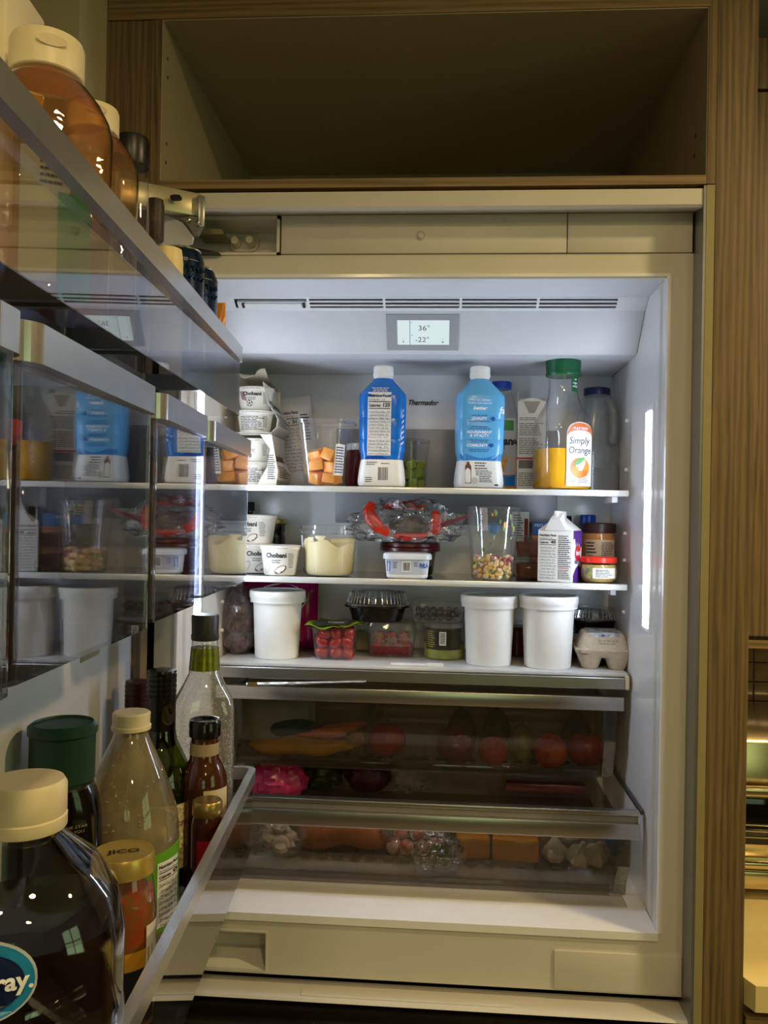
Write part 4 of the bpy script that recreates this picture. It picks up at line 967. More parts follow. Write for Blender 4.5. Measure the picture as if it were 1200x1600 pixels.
fb = flat((0, -.012, 0)); bb = link('blue_panel', patch(fb, -.026, .026, .090, .118, 4, 1), mat('box_blue', (40, 120, 196), rough=.4), bx, smooth=False)
link('panel_text', text(flat((0, -.0126, 0)), 'PEO', -.012, .108, .006, width=.018, bold=.03), INKW, bb, smooth=False)
# ---------------------------------------------------------------- half and half carton
hc = thing('half_and_half_carton', 'small gable top carton with nutrition panel, purple side and red logo', 'carton', S2(874, .283), R(-23))
wc, h0, h1 = .0355, .103, .128
link('body', box(-wc, wc, -wc, wc, 0, h0, .0012, 1), WPAPER, hc)
link('gable', ([(-wc, -wc, h0), (wc, -wc, h0), (wc, wc, h0), (-wc, wc, h0), (0-.004, -wc*.75, h1), (.004, -wc*.75, h1), (.004, wc, h1), (-.004, wc, h1), (wc*.8, -wc*.35, h0+.010)], [(0, 1, 5, 4), (1, 2, 6, 5), (2, 3, 7, 6), (3, 0, 4, 7), (4, 5, 6, 7)]), WPAPER, hc, smooth=False)
link('gable_fin', box(-.0035, .0035, -wc*.98, wc, h1-.002, h1+.014, .001, 1), WPAPER, hc)
link('pour_spout', ([(-.022, -wc-.0006, h0), (.022, -wc-.0006, h0), (.012, -wc-.010, h1-.002), (-.008, -wc-.010, h1-.002), (.012, -wc*.6, h1+.010), (-.008, -wc*.6, h1+.010)], [(0, 1, 2, 3), (3, 2, 4, 5), (1, 4, 2), (0, 3, 5)]), WPAPER, hc, smooth=False)
fh = flat((0, -wc, 0)); link('nutrition_text', join(facts(fh, -.033, .006, .036, .092, '40', 11), greek(fh, .006, .030, .026, .064, 16, 'L', 3), greek(fh, .006, .006, .026, .020, 6, 'L', 9)), INK, hc, smooth=False)
link('warning_text', patch(fh, .006, .028, .0275, .0290, 1, 1), INKR, hc, smooth=False)
fs = flat((wc, 0, 0), (0, 1, 0)); fs2 = flat((wc, 0, 0), (0, 1, 0), off=.0012); fs3 = flat((wc, 0, 0), (0, 1, 0), off=.0018)
PUR = mat('royal_purple_print', (82, 36, 130), rough=.4)
pu = link('purple_top', polyp(fs, [(-.034, .103), (.034, .103), (.034, .072), (.022, .066), (.012, .080), (.004, .066), (-.004, .082), (-.012, .070), (-.022, .088), (-.034, .084)]), PUR, hc, smooth=False)
link('purple_base', polyp(fs, [(-.034, .001), (.034, .001), (.034, .022), (.010, .034), (-.012, .028), (-.034, .014)]), PUR, hc, smooth=False)
lg = link('red_logo', disc(fs2, 0, .058, .021, .016, 24), mat('logo_red', (214, 30, 44), rough=.4), hc, smooth=False)
link('logo_text', text(fs3, 'Hood', 0, .054, .010, width=.032, bold=.03, res=3), INKW, lg, smooth=False)
link('product_text', text(fs2, 'Half', -.010, .037, .008, width=.026, bold=.03), PUR, hc, smooth=False)
# ---------------------------------------------------------------- jars at the right
GLJ = clear('jar_glass', refl=1.1)
mj = thing('mustard_jar', 'small squat glass jar of mustard with a red lid at the right shelf end', 'jar', S2(935, .275))
mjs = [(0, .026, .026, 2), (.002, .031, .031, 2), (.010, .0365, .0365, 2), (.025, .0375, .0375, 2), (.036, .034, .034, 2), (.040, .030, .030, 2), (.043, .030, .030, 2)]
link('glass', loft(mjs, 40, True, False), GLJ, mj)
link('mustard', loft([(z+(.001 if z == 0 else 0), a-.002, a-.002, 2) for z, a, b, n in mjs[:5]], 40), mat('grain_mustard', (186, 160, 84), rough=.5, var=.25, scale=400), mj)
link('lid', lathe([(.0345, .040), (.0355, .041), (.0355, .0495), (.033, .0515)], 40), mat('scarlet_lid', (222, 48, 30), rough=.3), mj)
fm_ = front(mjs); lbm = link('label', patch(fm_, -.018, .030, .010, .030, 10, 2), PAPER, mj); link('label_text', greek(front(mjs, off=.0012), -.012, .012, .034, .016, 5), INK, lbm, smooth=False)
link('green_label', patch(fm_, -.036, -.018, .009, .031, 6, 2), mat('label_green', (60, 120, 60), rough=.4, rgb2=(190, 170, 110), scale=120), mj)
pbj = thing('peanut_butter_jar', 'peanut butter jar with a dark brown lid behind the mustard', 'jar', S2(934, .360))
pbs = [(0, .028, .028, 2), (.003, .033, .033, 2), (.085, .0345, .0345, 2), (.094, .0325, .0325, 2), (.100, .031, .031, 2)]
link('jar', loft(pbs, 40), mat('peanut_butter', (176, 122, 66), rough=.15, var=.06, coat=.5), pbj)
link('lid', ribbed([(z, q, q, 2) for q, z in ((.0345, .098), (.0355, .099), (.0355, .117), (.033, .119))], 80, .015, .0992, .1165), mat('dark_brown_lid', (54, 30, 28), rough=.4), pbj)
lp_ = link('label', patch(front(pbs), -.034, .034, .030, .084, 14, 2), mat('tan_label', (196, 172, 138), rough=.4, var=.08), pbj)
f = front(pbs, off=.0014); link('label_text', join(greek(f, -.032, .055, .024, .026, 4, 'L', 3), greek(f, .0, .034, .030, .046, 11, 'L', 4), text(f, '180', -.022, .046, .006, bold=.03)), INK, lp_, smooth=False)
yb_ = thing('sauce_bottle', 'yellow sauce bottle with a bright blue cap behind the peanut butter', 'bottle', S2(917, .430))
link('bottle', lathe([(.020, 0), (.022, .004), (.022, .088), (.016, .104), (.014, .112)], 24), mat('yellow_sauce', (160, 140, 40), rough=.2), yb_); link('cap', lathe([(.0165, .111), (.0175, .112), (.017, .134), (.015, .136)], 30), MATS['bright_blue_cap'], yb_)
yb_ = thing('sauce_bottle', 'olive sauce bottle with a small black cap behind the half and half carton', 'bottle', S2(884, .438))
link('bottle', lathe([(.018, 0), (.020, .004), (.020, .092), (.010, .108), (.009, .116)], 24), mat('olive_sauce', (104, 96, 34), rough=.2), yb_); link('cap', lathe([(.0105, .114), (.011, .115), (.0105, .131), (.009, .133)], 24), BLACK, yb_)

# =================================================================== lower shelf
def tub(label, loc, k=1.):
    t = thing('paper_tub', label, 'tub', loc); t.scale = (k, k, k*.945)
    link('cup', lathe([(.044, 0), (.0455, .001), (.0462, .006), (.0515, .134)], 48), WPAPER, t)
    link('lid', lathe([(.0530, .1235), (.0572, .124), (.0576, .1325), (.0590, .1345), (.0592, .1465), (.0580, .1500), (.0540, .1505), (.0530, .1475), (.020, .1470), (.0, .1470)], 48, True, False), WPLAST, t)
    return t
tub('white lidded paper tub standing alone at the left of the lower shelf', S3p(432, .305), .99)
tub('white lidded paper tub in the middle of the lower shelf beside the guacamole', S3p(763, .300))
tub('white lidded paper tub next to the egg carton', S3p(855, .288), 1.02)
# tomatoes
Yq = .312
tm = thing('tomato_box', 'clear plastic box of small red tomatoes with a green printed film lid', 'box', S3p(524, Yq), R(-3))
tsx = [(0, .0385, .034, 7), (.002, .040, .0355, 7), (.066, .0455, .041, 7)]
link('box', loft(tsx, 44, True, False), PET, tm); link('box_rim', loft([(.064, .0455, .041, 7), (.0655, .050, .0455, 7), (.067, .050, .0455, 7)], 44, False, False), PET, tm)
FILM = mat('dark_film_label', (56, 52, 44), rough=.25, var=.2)
V, F = [], []; n = 16
for i in range(n+1):
    x = -.056+.112*i/n
    for j in range(5): V.append((x, -.052+.104*j/4, .0695+.0035*sin(i*.9+j)+.004*abs(x/.056)**3+(.007 if (i > 10 and j == 0) else 0)))
for i in range(n):
    for j in range(4): a = i*5+j; F.append((a, a+5, a+6, a+1))
V2 = [(x, y, z-.0008) for x, y, z in V]; m_ = len(V)
F2 = F+[tuple(reversed([q+m_ for q in f])) for f in F]+[(i*5, i*5+m_, (i+1)*5+m_, (i+1)*5) for i in range(n)]
link('film_lid', (V+V2, F2), mat('lime_film', (142, 178, 44), rough=.25, var=.15, scale=60), tm)
link('film_panel', patch(lambda x, z: (x, z, .0745+.002*sin(x*100)), -.042, .030, -.046, .046, 8, 3), FILM, tm)
link('film_text', text(lambda x, z: (x, z, .0775), 'MEDLEY', .005, -.030, .010, width=.034, bold=.02), INKW, tm, smooth=False)
TOM = mat('tomato_red', (150, 6, 6), rough=.12, var=.12, scale=20)
tg_ = blob(.0155, .0125, .0125, .05, 1.5, 2, 18, 12); r = random.Random(3)
for z, xs, ys in ((.0145, (-.025, .002, .027), (-.020, .012)), (.036, (-.027, .0, .026), (-.021, .010)), (.054, (-.022, .004, .028), (-.019, .013))):
    for x in xs:
        for y in ys:
            p = tm.location+Vector((x+r.uniform(-.002, .002), y, z+r.uniform(-.002, .001)))
            o = solo('cherry_tomato', tg_, TOM, 'small red tomato inside the clear film-topped box', 'tomato', tuple(p), 0, 'tomatoes in the clear box')
            o.rotation_euler = (r.uniform(0, 1), r.uniform(-1.3, 1.3), r.uniform(-1.2, 1.2)); o.scale = (1, .95, .95)
# paper packet and film crumple behind the tomatoes
V, F = box(-.055, .050, -.02, .02, 0, .040, .006, 2); solo('paper_packet', ([(x+.004*sin(z*90), y, z+.004*sin(x*60)*(z > .01)) for x, y, z in V], F), mat('kraft_paper', (170, 152, 124), rough=.7, var=.08), 'brown paper packet lying behind the box of tomatoes', 'packet', S3p(542, .430))
# strawberries
CLAM = clear('clamshell_pet', refl=1.4, haze=.05, bump=.15, bscale=60)
sb_ = thing('strawberry_clamshell', 'clear hinged clamshell of strawberries under the domed black tray', 'box', S3p(611, .375))
ssx = [(0, .044, .040, 6), (.002, .047, .042, 6), (.050, .053, .048, 6)]
link('base', loft(ssx, 44, True, False), CLAM, sb_); link('lid', loft([(.050, .055, .050, 6), (.053, .056, .051, 6), (.056, .053, .048, 6), (.072, .050, .045, 6), (.074, .045, .040, 6)], 44, False, True), CLAM, sb_)
link('punnet_label', patch(front(ssx), -.045, .045, .004, .024, 10, 2), clear('pink_print_film', tint=(220, 120, 130), haze=.14, hazec=(170, 50, 60)), sb_)
STR = mat('strawberry_red', (176, 30, 30), rough=.3, var=.2, scale=300, bump=.3, bscale=400)
LEAF = mat('strawberry_leaf', (84, 116, 56), rough=.5, var=.2)
sg = lathe([(.001, -.016), (.007, -.010), (.012, -.001), (.0125, .006), (.009, .011), (.003, .012)], 16); r = random.Random(6)
lg_ = join(*[([(0, 0, .012), (.008*cos(a-.3), .008*sin(a-.3), .013), (.013*cos(a), .013*sin(a), .011), (.008*cos(a+.3), .008*sin(a+.3), .013)], [(0, 1, 2, 3)]) for a in [2*pi*i/6 for i in range(6)]])
for z, xs, ys in ((.018, (-.030, -.008, .015, .034), (-.024, .006)), (.040, (-.026, .0, .028), (-.026, .006))):
    for x in xs:
        for y in ys:
            t = thing('strawberry', 'strawberry with green leaves inside the hinged clamshell', 'strawberry', tuple(sb_.location+Vector((x, y, z))), 0, 'strawberries in the clamshell')
            t.rotation_euler = (R(90)+r.uniform(-.5, .5), r.uniform(-.6, .6), 0); link('berry', sg, STR, t); link('leaves', lg_, LEAF, t, smooth=False)
def dome(label, loc, k, base_h, rz=0.):
    t = thing('domed_tray', label, 'tray', loc, rz); t.scale = (k, k, k)
    link('tray', loft([(0, .050, .040, 2.6), (.003, .054, .044, 2.6), (base_h-.004, .062, .050, 2.6), (base_h-.003, .070, .057, 2.8), (base_h, .070, .057, 2.8)], 48), mat('black_tray', (16, 15, 15), rough=.25), t)
    link('dome', ribbed([(base_h+.0005, .069, .056, 2.8), (base_h+.004, .069, .056, 2.8), (base_h+.006, .064, .052, 2.6), (base_h+.026, .059, .047, 2.6), (base_h+.032, .050, .039, 2.4), (base_h+.034, .030, .022, 2)], 56, .085, base_h+.0055, base_h+.027), clear('dome_pet', refl=3.2, haze=.05, rough=.08), t, smooth=False)
    rs = []
    for i in range(44):
        a = 2*pi*i/44; c, q = cos(a), sin(a); P = [(hx*1.012*sgnpow(c, 2/n), hy*1.012*sgnpow(q, 2/n), z) for z, hx, hy, n in ((base_h+.006, .064, .052, 2.6), (base_h+.016, .0615, .0495, 2.6), (base_h+.027, .0585, .0465, 2.6))]; rs.append(tube(P, .0011, 5))
    link('dome_ribs', join(*rs), clear('rib_highlight_pet', refl=3., haze=.45, rough=.1), t)['kind'] = 'stuff'  # whitish haze paints bright highlights onto the raised ribs
    link('filling', loft([(base_h-.003, .058, .047, 2.6), (base_h+.010, .052, .042, 2.4), (base_h+.012, .03, .02, 2)], 30), mat('dark_filling', (52, 30, 20), rough=.4, var=.4, scale=60), t)
    return t
p = S3p(588, .365); dome('black oval tray with a ribbed clear dome resting on the strawberry clamshell', (p[0], p[1], Z3+.0745), 1.0, .034)
# guacamole and blueberries
gu_ = thing('guacamole_tub', 'round tub of green guacamole on the lower shelf under the blueberries', 'tub', S3p(693, .355))
gsx = [(0, .040, .040, 2), (.003, .043, .043, 2), (.072, .0445, .0445, 2)]
link('tub', loft(gsx, 40, True, False), PET, gu_)
link('guacamole', loft([(.0015, .039, .039, 2), (.004, .0415, .0415, 2), (.034, .042, .042, 2)], 40), mat('guacamole', (138, 146, 40), rough=.4, var=.15), gu_)
lg2 = link('dark_label', patch(front(gsx), -.044, .040, .022, .066, 16, 3), mat('dark_olive_label', (46, 44, 24), rough=.3, var=.3, scale=60), gu_)
link('label_text', join(greek(front(gsx, off=.0013), -.040, .026, .022, .036, 8, 'L', 3)), mat('gold_ink', (150, 140, 50)), lg2, smooth=False)
bp = link('barcode_patch', patch(front(gsx, off=.0013), -.010, .004, .032, .060, 4, 2), PAPER, lg2); link('barcode', join(*[patch(front(gsx, off=.002), -.008, .002, .035+.003*i, .0365+.003*i, 2, 1) for i in range(8)]), INK, bp, smooth=False)
link('lid', lathe([(.046, .068), (.047, .069), (.047, .077), (.045, .078), (.044, .0785)], 40), CLAM, gu_)
bb_ = thing('blueberry_clamshell', 'clear clamshell of blueberries resting on the guacamole tub', 'box', (gu_.location.x-.014, .355, Z3+.0788))
link('base', loft([(0, .050, .040, 6), (.002, .053, .043, 6), (.030, .057, .046, 6)], 44, True, False), CLAM, bb_); link('lid', loft([(.030, .060, .049, 6), (.032, .061, .050, 6), (.035, .058, .047, 6), (.044, .054, .044, 6), (.045, .05, .04, 6)], 44, False, True), CLAM, bb_)
BLB = mat('blueberry', (34, 36, 52), rough=.45, var=.25, scale=60); bg_ = blob(.0072, .0072, .0062, .03, 2, 1, 12, 8, .1); r = random.Random(12)
for z, ny in ((.008, 4), (.021, 4)):
    for i in range(6):
        for j in range(ny):
            p = bb_.location+Vector((-.040+.016*i+r.uniform(-.002, .002), -.029+.018*j+r.uniform(-.002, .002), z))
            solo('blueberry', bg_, BLB, 'dusky blueberry inside the clamshell on the guacamole tub', 'blueberry', tuple(p), 0, 'blueberries in the clamshell')
# right back: two black trays
p = S3p(922, .420)
dome('black oval tray, lower of two stacked behind the egg carton', p, .80, .034, R(5))
dome('ribbed dome tray stacked on top behind the egg carton', (p[0]+.004, p[1], Z3+.056), .80, .034, R(5))
sj = thing('salsa_jar', 'dark red jar glimpsed between the two white tubs at the right', 'jar', S3p(806, .415))
link('jar', lathe([(.026, 0), (.029, .003), (.029, .055), (.026, .064)], 24), mat('dark_salsa', (70, 22, 14), rough=.2, var=.3), sj); link('lid', lathe([(.028, .062), (.029, .063), (.029, .073), (.027, .0745)], 24), PET, sj)
# ---------------------------------------------------------------- egg carton
EGGC = mat('moulded_pulp', (186, 174, 154), rough=.9, var=.07, scale=120, bump=.35, bscale=500)
eg = thing('egg_carton', 'grey moulded pulp egg carton at the right end of the lower shelf', 'egg carton', S3p(939, .310), R(-4))
cups = []
for i in (-1, 1):
    for j in (-1, 0, 1):
        cups.append(loft([(0, .013, .013, 2.6, i*.0265, j*.034), (.003, .0165, .0155, 2.6, i*.0265, j*.034), (.020, .0225, .0180, 2.8, i*.0265, j*.034), (.031, .0265, .0200, 4, i*.0265, j*.034)], 24))
link('egg_cups', join(*cups, loft([(.024, .050, .050, 6), (.0335, .0555, .0555, 8), (.0355, .0555, .0555, 8)], 40)), EGGC, eg)
els = [(.036, .0560, .0560, 8), (.039, .0560, .0560, 8), (.040, .0520, .0520, 7), (.066, .0430, .0450, 6), (.0705, .039, .041, 5), (.072, .033, .035, 4)]
el = link('lid', loft(els, 40), EGGC, eg)
link('stamp_text', join(text(front(els), 'SELL BY DEC 06 253', .008, .056, .0035, width=.040), text(front(els), '278 P0024 A 2057', .006, .0505, .0035, width=.034)), mat('faded_ink', (110, 100, 92), rough=.8), el, smooth=False)
link('top_label', patch(lambda x, z: (x, z, .0728), -.032, .032, -.034, .034, 4, 4), mat('patchwork_label', (206, 206, 200), rough=.5, rgb2=(60, 76, 130), scale=70), el)
link('label_fold', patch(front(els, off=.0015), -.028, .030, .0655, .0725, 10, 2), mat('patchwork_label', (206, 206, 200)), el)
link('latch', loft([(.034, .010, .004, 4, -.038, -.056), (.040, .010, .005, 4, -.038, -.056), (.042, .008, .003, 4, -.038, -.0545)], 20), EGGC, eg)
# ---------------------------------------------------------------- left: potato bag, magenta bag
p = S3p(374, .345)
solo('potato_bag', ([(x, y, max(.0006, z+.066)) for x, y, z in crumple(.040, .050, .072, .22, 2.2, 8, 32, 22)[0]], crumple(.040, .050, .072, .22, 2.2, 8, 32, 22)[1]), clear('brown_tinted_bag', tint=(225, 205, 200), haze=.08, refl=1.5, bump=.5, bscale=38, rough=.06), 'clear bag of small red potatoes against the left wall of the lower shelf', 'bag', p)
POT = mat('red_potato', (104, 54, 48), rough=.55, var=.2, scale=60)
pg = blob(.021, .019, .018, .12, 2, 4, 18, 12)
for i, (x, y, z) in enumerate(((.008, -.020, .022), (-.014, .010, .022), (.014, .016, .024), (-.004, -.012, .055), (.012, .008, .062), (-.010, .012, .078), (.004, -.006, .092))):
    o = solo('red_potato', pg, POT, 'small red potato inside the clear bag on the lower shelf', 'potato', (p[0]+x, p[1]+y, p[2]+z), i*1.1, 'potatoes in the bag')
(g, fm) = pillow(.178, .166, .07, wr=.006, seed=11, taper=.02)
t = thing('magenta_bag', 'magenta plastic bag standing behind the left white tub', 'bag', S3p(434, .425)); t.rotation_euler = (R(-4), 0, R(-4))
link('bag', g, mat('magenta_film', (170, 14, 92), rough=.22, var=.12, scale=14), t)
ow = link('white_oval', disc(fm, .010, .110, .058, .034, 28), PAPER, t, smooth=False)
link('oval_text', text(lambda x, z: (fm(x, z)[0], fm(x, z)[1]-.0008, z), 'frozen', .018, .116, .014, width=.06, bold=.03), INK, ow, smooth=False)

# =================================================================== the open door at the left
DA = R(4.1); OX, OY = -.478, -.030             # hinge side of the inner door face; the door stands 86 degrees open
DX = Vector((sin(DA), -cos(DA), 0)); DY = Vector((cos(DA), sin(DA), 0)); DO = Vector((OX, OY, 0))
def on_t(u, v, t):                              # where the ray meets the plane t in front of the door face
    d = ray(u, v); k = (t-(CAMP-DO).dot(DY))/d.dot(DY); p = CAMP+d*k; q = p-DO
    return q.dot(DX), p.z
def on_s(u, v, s):
    d = ray(u, v); k = (s-(CAMP-DO).dot(DX))/d.dot(DX); p = CAMP+d*k; q = p-DO
    return q.dot(DY), p.z
def dpt(s, t, z): p = DO+DX*s+DY*t; return (p.x, p.y, z)
DRZ = -(pi/2-DA)
dz0, dz1 = ZB-.03, ZT+.075
DLINER = mat('door_liner_white', (226, 228, 230), rough=.18, var=.01)
door = link('door', join(box(.0, .985, -.045, -.001, dz0, dz1, .004), box(.05, .94, -.002, .004, dz0+.03, dz1-.03, .003)), DLINER, fr)
door.location = DO; door.rotation_euler = (0, 0, DRZ)
link('door_panel', box(-.004, .99, -.060, -.046, dz0-.01, dz1+.01, .002), WOODV, door)
link('gasket', join(box(.006, .014, -.001, .006, dz0+.01, dz1-.01), box(.014, .975, -.001, .006, dz1-.020, dz1-.012), box(.014, .975, -.001, .006, dz0+.012, dz0+.020)), BLACK, door, smooth=False)
link('door_edge_strip', box(-.020, -.002, -.050, -.012, dz0, dz1, .002), DLINER, door)
RIMM = mat('satin_rim', (186, 188, 190), rough=.24, metal=.75, var=.04)
def rrect(s0, s1, t0, t1, r, n=14, off=0.):
    s0 += off; s1 -= off; t0 += off; t1 -= off; r = max(.001, r-off); P = []
    for (cx, cy, a0) in ((s1-r, t1-r, 0), (s0+r, t1-r, pi/2), (s0+r, t0+r, pi), (s1-r, t0+r, 3*pi/2)):
        for i in range(n+1): a = a0+pi/2*i/n; P.append((cx+r*cos(a), cy+r*sin(a)))
    return P
def ring(Ps, closed=True):
    """list of (loop, z) -> skinned surface"""
    n = len(Ps[0][0]); V = [(a, b, z) for L, z in Ps for a, b in L]; F = []
    for k in range(len(Ps)-1):
        for i in range(n): j = (i+1) % n; F.append((k*n+i, k*n+j, (k+1)*n+j, (k+1)*n+i))
    return V, F
def doorbin(s0, s1, t1, z0, z1, rimh, r=.018, t0=.006, smoke=None, skew=0.):
    m = smoke or BINM; th = .003
    sk = lambda L: [(a, b-skew*(a-s0)*(b-t0)/(t1-t0)) for a, b in L]            # the clear wall draws in a little towards its outer end
    o_, i_ = sk(rrect(s0, s1, t0, t1, r)), sk(rrect(s0, s1, t0, t1, r, off=th))
    b = link('door_bin', ring([(o_, z0), (o_, z1-rimh*.3), (i_, z1-rimh*.3), (i_, z0+th)]), m, door, smooth=False)
    link('door_bin_floor', join((ring([(i_, z0+th)])[0], [tuple(range(len(i_)))]), (ring([(o_, z0)])[0], [tuple(reversed(range(len(o_))))])), clear('edge_dark_bin_floor', tint=(160, 160, 166), refl=1.6, haze=.01), door, smooth=False)  # dark tint paints in the black internal reflection along the floor edge
    ro, ri = rrect(s0, s1, t0, t1+.0025, r+.002, off=-.0015), rrect(s0, s1, t0, t1, r, off=th+.005)
    link('door_bin_rim', ring([(ro, z1-rimh), (ro, z1), (ri, z1), (ri, z1-rimh), (ro, z1-rimh)]), RIMM, door, smooth=False)
    return b
SF = .034
# top bin
tT, _ = on_s(378, 560, SF); zTr = on_s(378, 546, SF)[1]; zTb = on_s(374, 651, SF)[1]
doorbin(SF, .98, tT, zTb, zTr, .024, skew=.014)
# three bins at middle height
tM, _ = on_s(391, 700, SF); zMr = on_s(391, 690, SF)[1]; zMb = on_s(389, 906, SF)[1]
sC1 = on_t(331, 655, tM)[0]; sB0 = on_t(325, 650, tM)[0]; sB1 = on_t(252, 607, tM)[0]; sA0 = on_t(245, 600, tM)[0]; sA1 = on_t(44, 478, tM)[0]
for a, b in ((SF, sC1), (sB0+.004, sB1), (sA0+.004, sA1)): doorbin(a, b, tM, zMb, zMr, .026, .016, skew=.033)
doorbin(sA1+.006, .98, tM, zMb, zMr, .026, .016)
link('bin_clip', box(.20, .28, .0, .005, zMb-.10, zMb-.06, .001), mat('olive_rail_marks', (150, 146, 112), rough=.4), door)
# low bin
tL, _ = on_s(398, 1215, SF); zLr = on_s(398, 1197, SF)[1]; zLb = on_s(394, 1300, SF)[1]
LFLOOR = zLb-.02
doorbin(SF, .98, tL, LFLOOR, zLr, .020)
# the hinge at the top
hg = link('hinge_channel', xform(box(-.085, .050, -.010, .010, -.020, .020, .003), Matrix.Translation(atY(268, 315, -.075)) @ Matrix.Rotation(R(33), 4, 'Z')), mat('hinge_cream_steel', (196, 186, 150), rough=.3, metal=.5, var=.04), fr)
p = atY(275, 309, -.092); link('hinge_slot', facing(loft([(-.004, .009, .004, 3), (.004, .009, .004, 3)], 20), (p.x, p.y, p.z)), BLACK, hg)
GREYM = mat('hinge_grey_metal', (150, 150, 148), rough=.3, metal=.7, var=.04)
link('hinge_end_plate', xform(box(-.006, .006, -.016, .016, -.030, .022, .002), Matrix.Translation(atY(311, 330, -.055)) @ Matrix.Rotation(R(33), 4, 'Z')), GREYM, hg)
def plate(pts, Y, d, m, name, par): q = [atY(u, v, Y) for u, v in pts]; return link(name, prism([(a.x, a.z) for a in q], 'Y', Y, Y+d), m, par, smooth=False)
plate([(245, 332), (262, 336), (285, 348), (302, 369), (300, 380), (288, 384), (262, 385), (245, 380)], -.060, .006, mat('hinge_white_arm', (196, 198, 202), rough=.35, var=.02), 'hinge_arm', hg)
plate([(282, 341), (300, 337), (316, 342), (316, 350), (308, 366), (302, 366), (294, 352)], -.066, .012, GREYM, 'hinge_knuckle', hg)
for (u, v) in ((295, 344), (310, 348)): link('hinge_rivet', facing(lathe([(.005, 0), (.0045, .003), (.003, .004)], 14), atY(u, v, -.067)), ALU, hg)
plate([(312, 356), (345, 358), (349, 362), (349, 366), (308, 366)], -.01, .05, mat('hinge_olive_plate', (128, 120, 80), rough=.4, metal=.3), 'hinge_link', hg)
plate([(268, 392), (300, 386), (342, 394), (300, 394)], -.02, .05, DARKM, 'hinge_link', hg)

# ------------------------------------------------------------------ bottles standing in the door
def dfoot(u, v, t, z): s, _ = on_t(u, v, t); return dpt(s, t, z), s
def cface(loc, extra=0.): return math.atan2(CX-loc[0], loc[1]-CY)+R(extra)      # turn a bottle's front to the room
def dscale(s): return (Vector(dpt(s, .1, 0))-CAMP).dot(FW)/FPX   # metres per pixel there
FZ = LFLOOR+.0032
# big juice bottle nearest the camera
loc, s = dfoot(40, 1260, .118, FZ); k = dscale(s)
topz = on_t(40, 1218, .118)[1]-FZ
cb_ = thing('cranberry_juice_bottle', 'large clear bottle of dark cranberry juice with a cream cap nearest the camera', 'bottle', loc, cface(loc))
H = topz; rb = .083
js_ = [(0, rb*.9, rb*.9, 3), (.004, rb, rb, 3), (H*.40, rb, rb, 3), (H*.46, rb*.985, rb*.985, 3), (H*.60, rb*1.0, rb*1.0, 2.6), (H*.70, rb*.92, rb*.92, 2.3), (H*.78, rb*.72, rb*.72, 2), (H*.835, rb*.47, rb*.47, 2), (H*.86, rb*.36, rb*.36, 2), (H*.90, rb*.35, rb*.35, 2)]
link('bottle', loft(js_, 56, True, False), clear('thick_pet', refl=1.5, bump=.04, bscale=14), cb_)
link('juice', loft([(.002, rb*.87, rb*.87, 3), (.006, rb*.97, rb*.97, 3), (H*.40, rb*.97, rb*.97, 3), (H*.46, rb*.955, rb*.955, 3), (H*.60, rb*.965, rb*.965, 2.6), (H*.64, rb*.93, rb*.93, 2.5)], 56), mat('cranberry_juice', (12, 4, 4), rough=.06, var=.1), cb_)
link('cap', ribbed([(z, q, q, 2) for q, z in ((rb*.40, H*.872), (rb*.41, H*.876), (rb*.41, H*.905), (rb*.39, H*.908), (rb*.405, H*.914), (rb*.405, H*.985), (rb*.37, H))], 90, .012, H*.913, H*.986), mat('ivory_cap', (226, 212, 172), rough=.4, var=.03), cb_)
fo = front(js_, R(-14), .001); fo2 = front(js_, R(-14), .0016); fo3 = front(js_, R(-14), .0022)
cz = H*.60
l0 = link('oval_rim', disc(fo, -.012, cz, .043, .031, 36), mat('label_silver', (190, 196, 200), rough=.3), cb_, smooth=False)
link('oval_blue', disc(fo2, -.012, cz, .041, .029, 36), mat('label_teal', (30, 128, 176), rough=.3), l0, smooth=False)
link('oval_navy', disc(fo3, -.012, cz, .034, .022, 36), mat('label_navy', (14, 26, 66), rough=.3), l0, smooth=False)
link('oval_text', text(front(js_, R(-14), .003), 'Spray.', .006, cz-.005, .013, width=.044, bold=.03, res=3), INKW, l0, smooth=False)
fl = front(js_, R(48), .001)
l1 = link('side_label', patch(fl, -.035, .035, .012, H*.26, 8, 4), PAPER, cb_); link('side_label_band', patch(front(js_, R(48), .0016), -.035, .035, H*.225, H*.26, 8, 1), mat('label_maroon', (110, 20, 40), rough=.4), l1)
link('side_label_text', greek(front(js_, R(48), .0016), -.030, .016, .06, H*.17, 8), INK, l1, smooth=False)
link('grip_ribs', join(*[tube([front(js_, R(16), .002)(-.020, H*(.40+.055*i)), front(js_, R(16), .004)(.0, H*(.415+.055*i)), front(js_, R(16), .002)(.020, H*(.43+.055*i))], .004, 8) for i in range(3)]), MATS['thick_pet'], cb_)
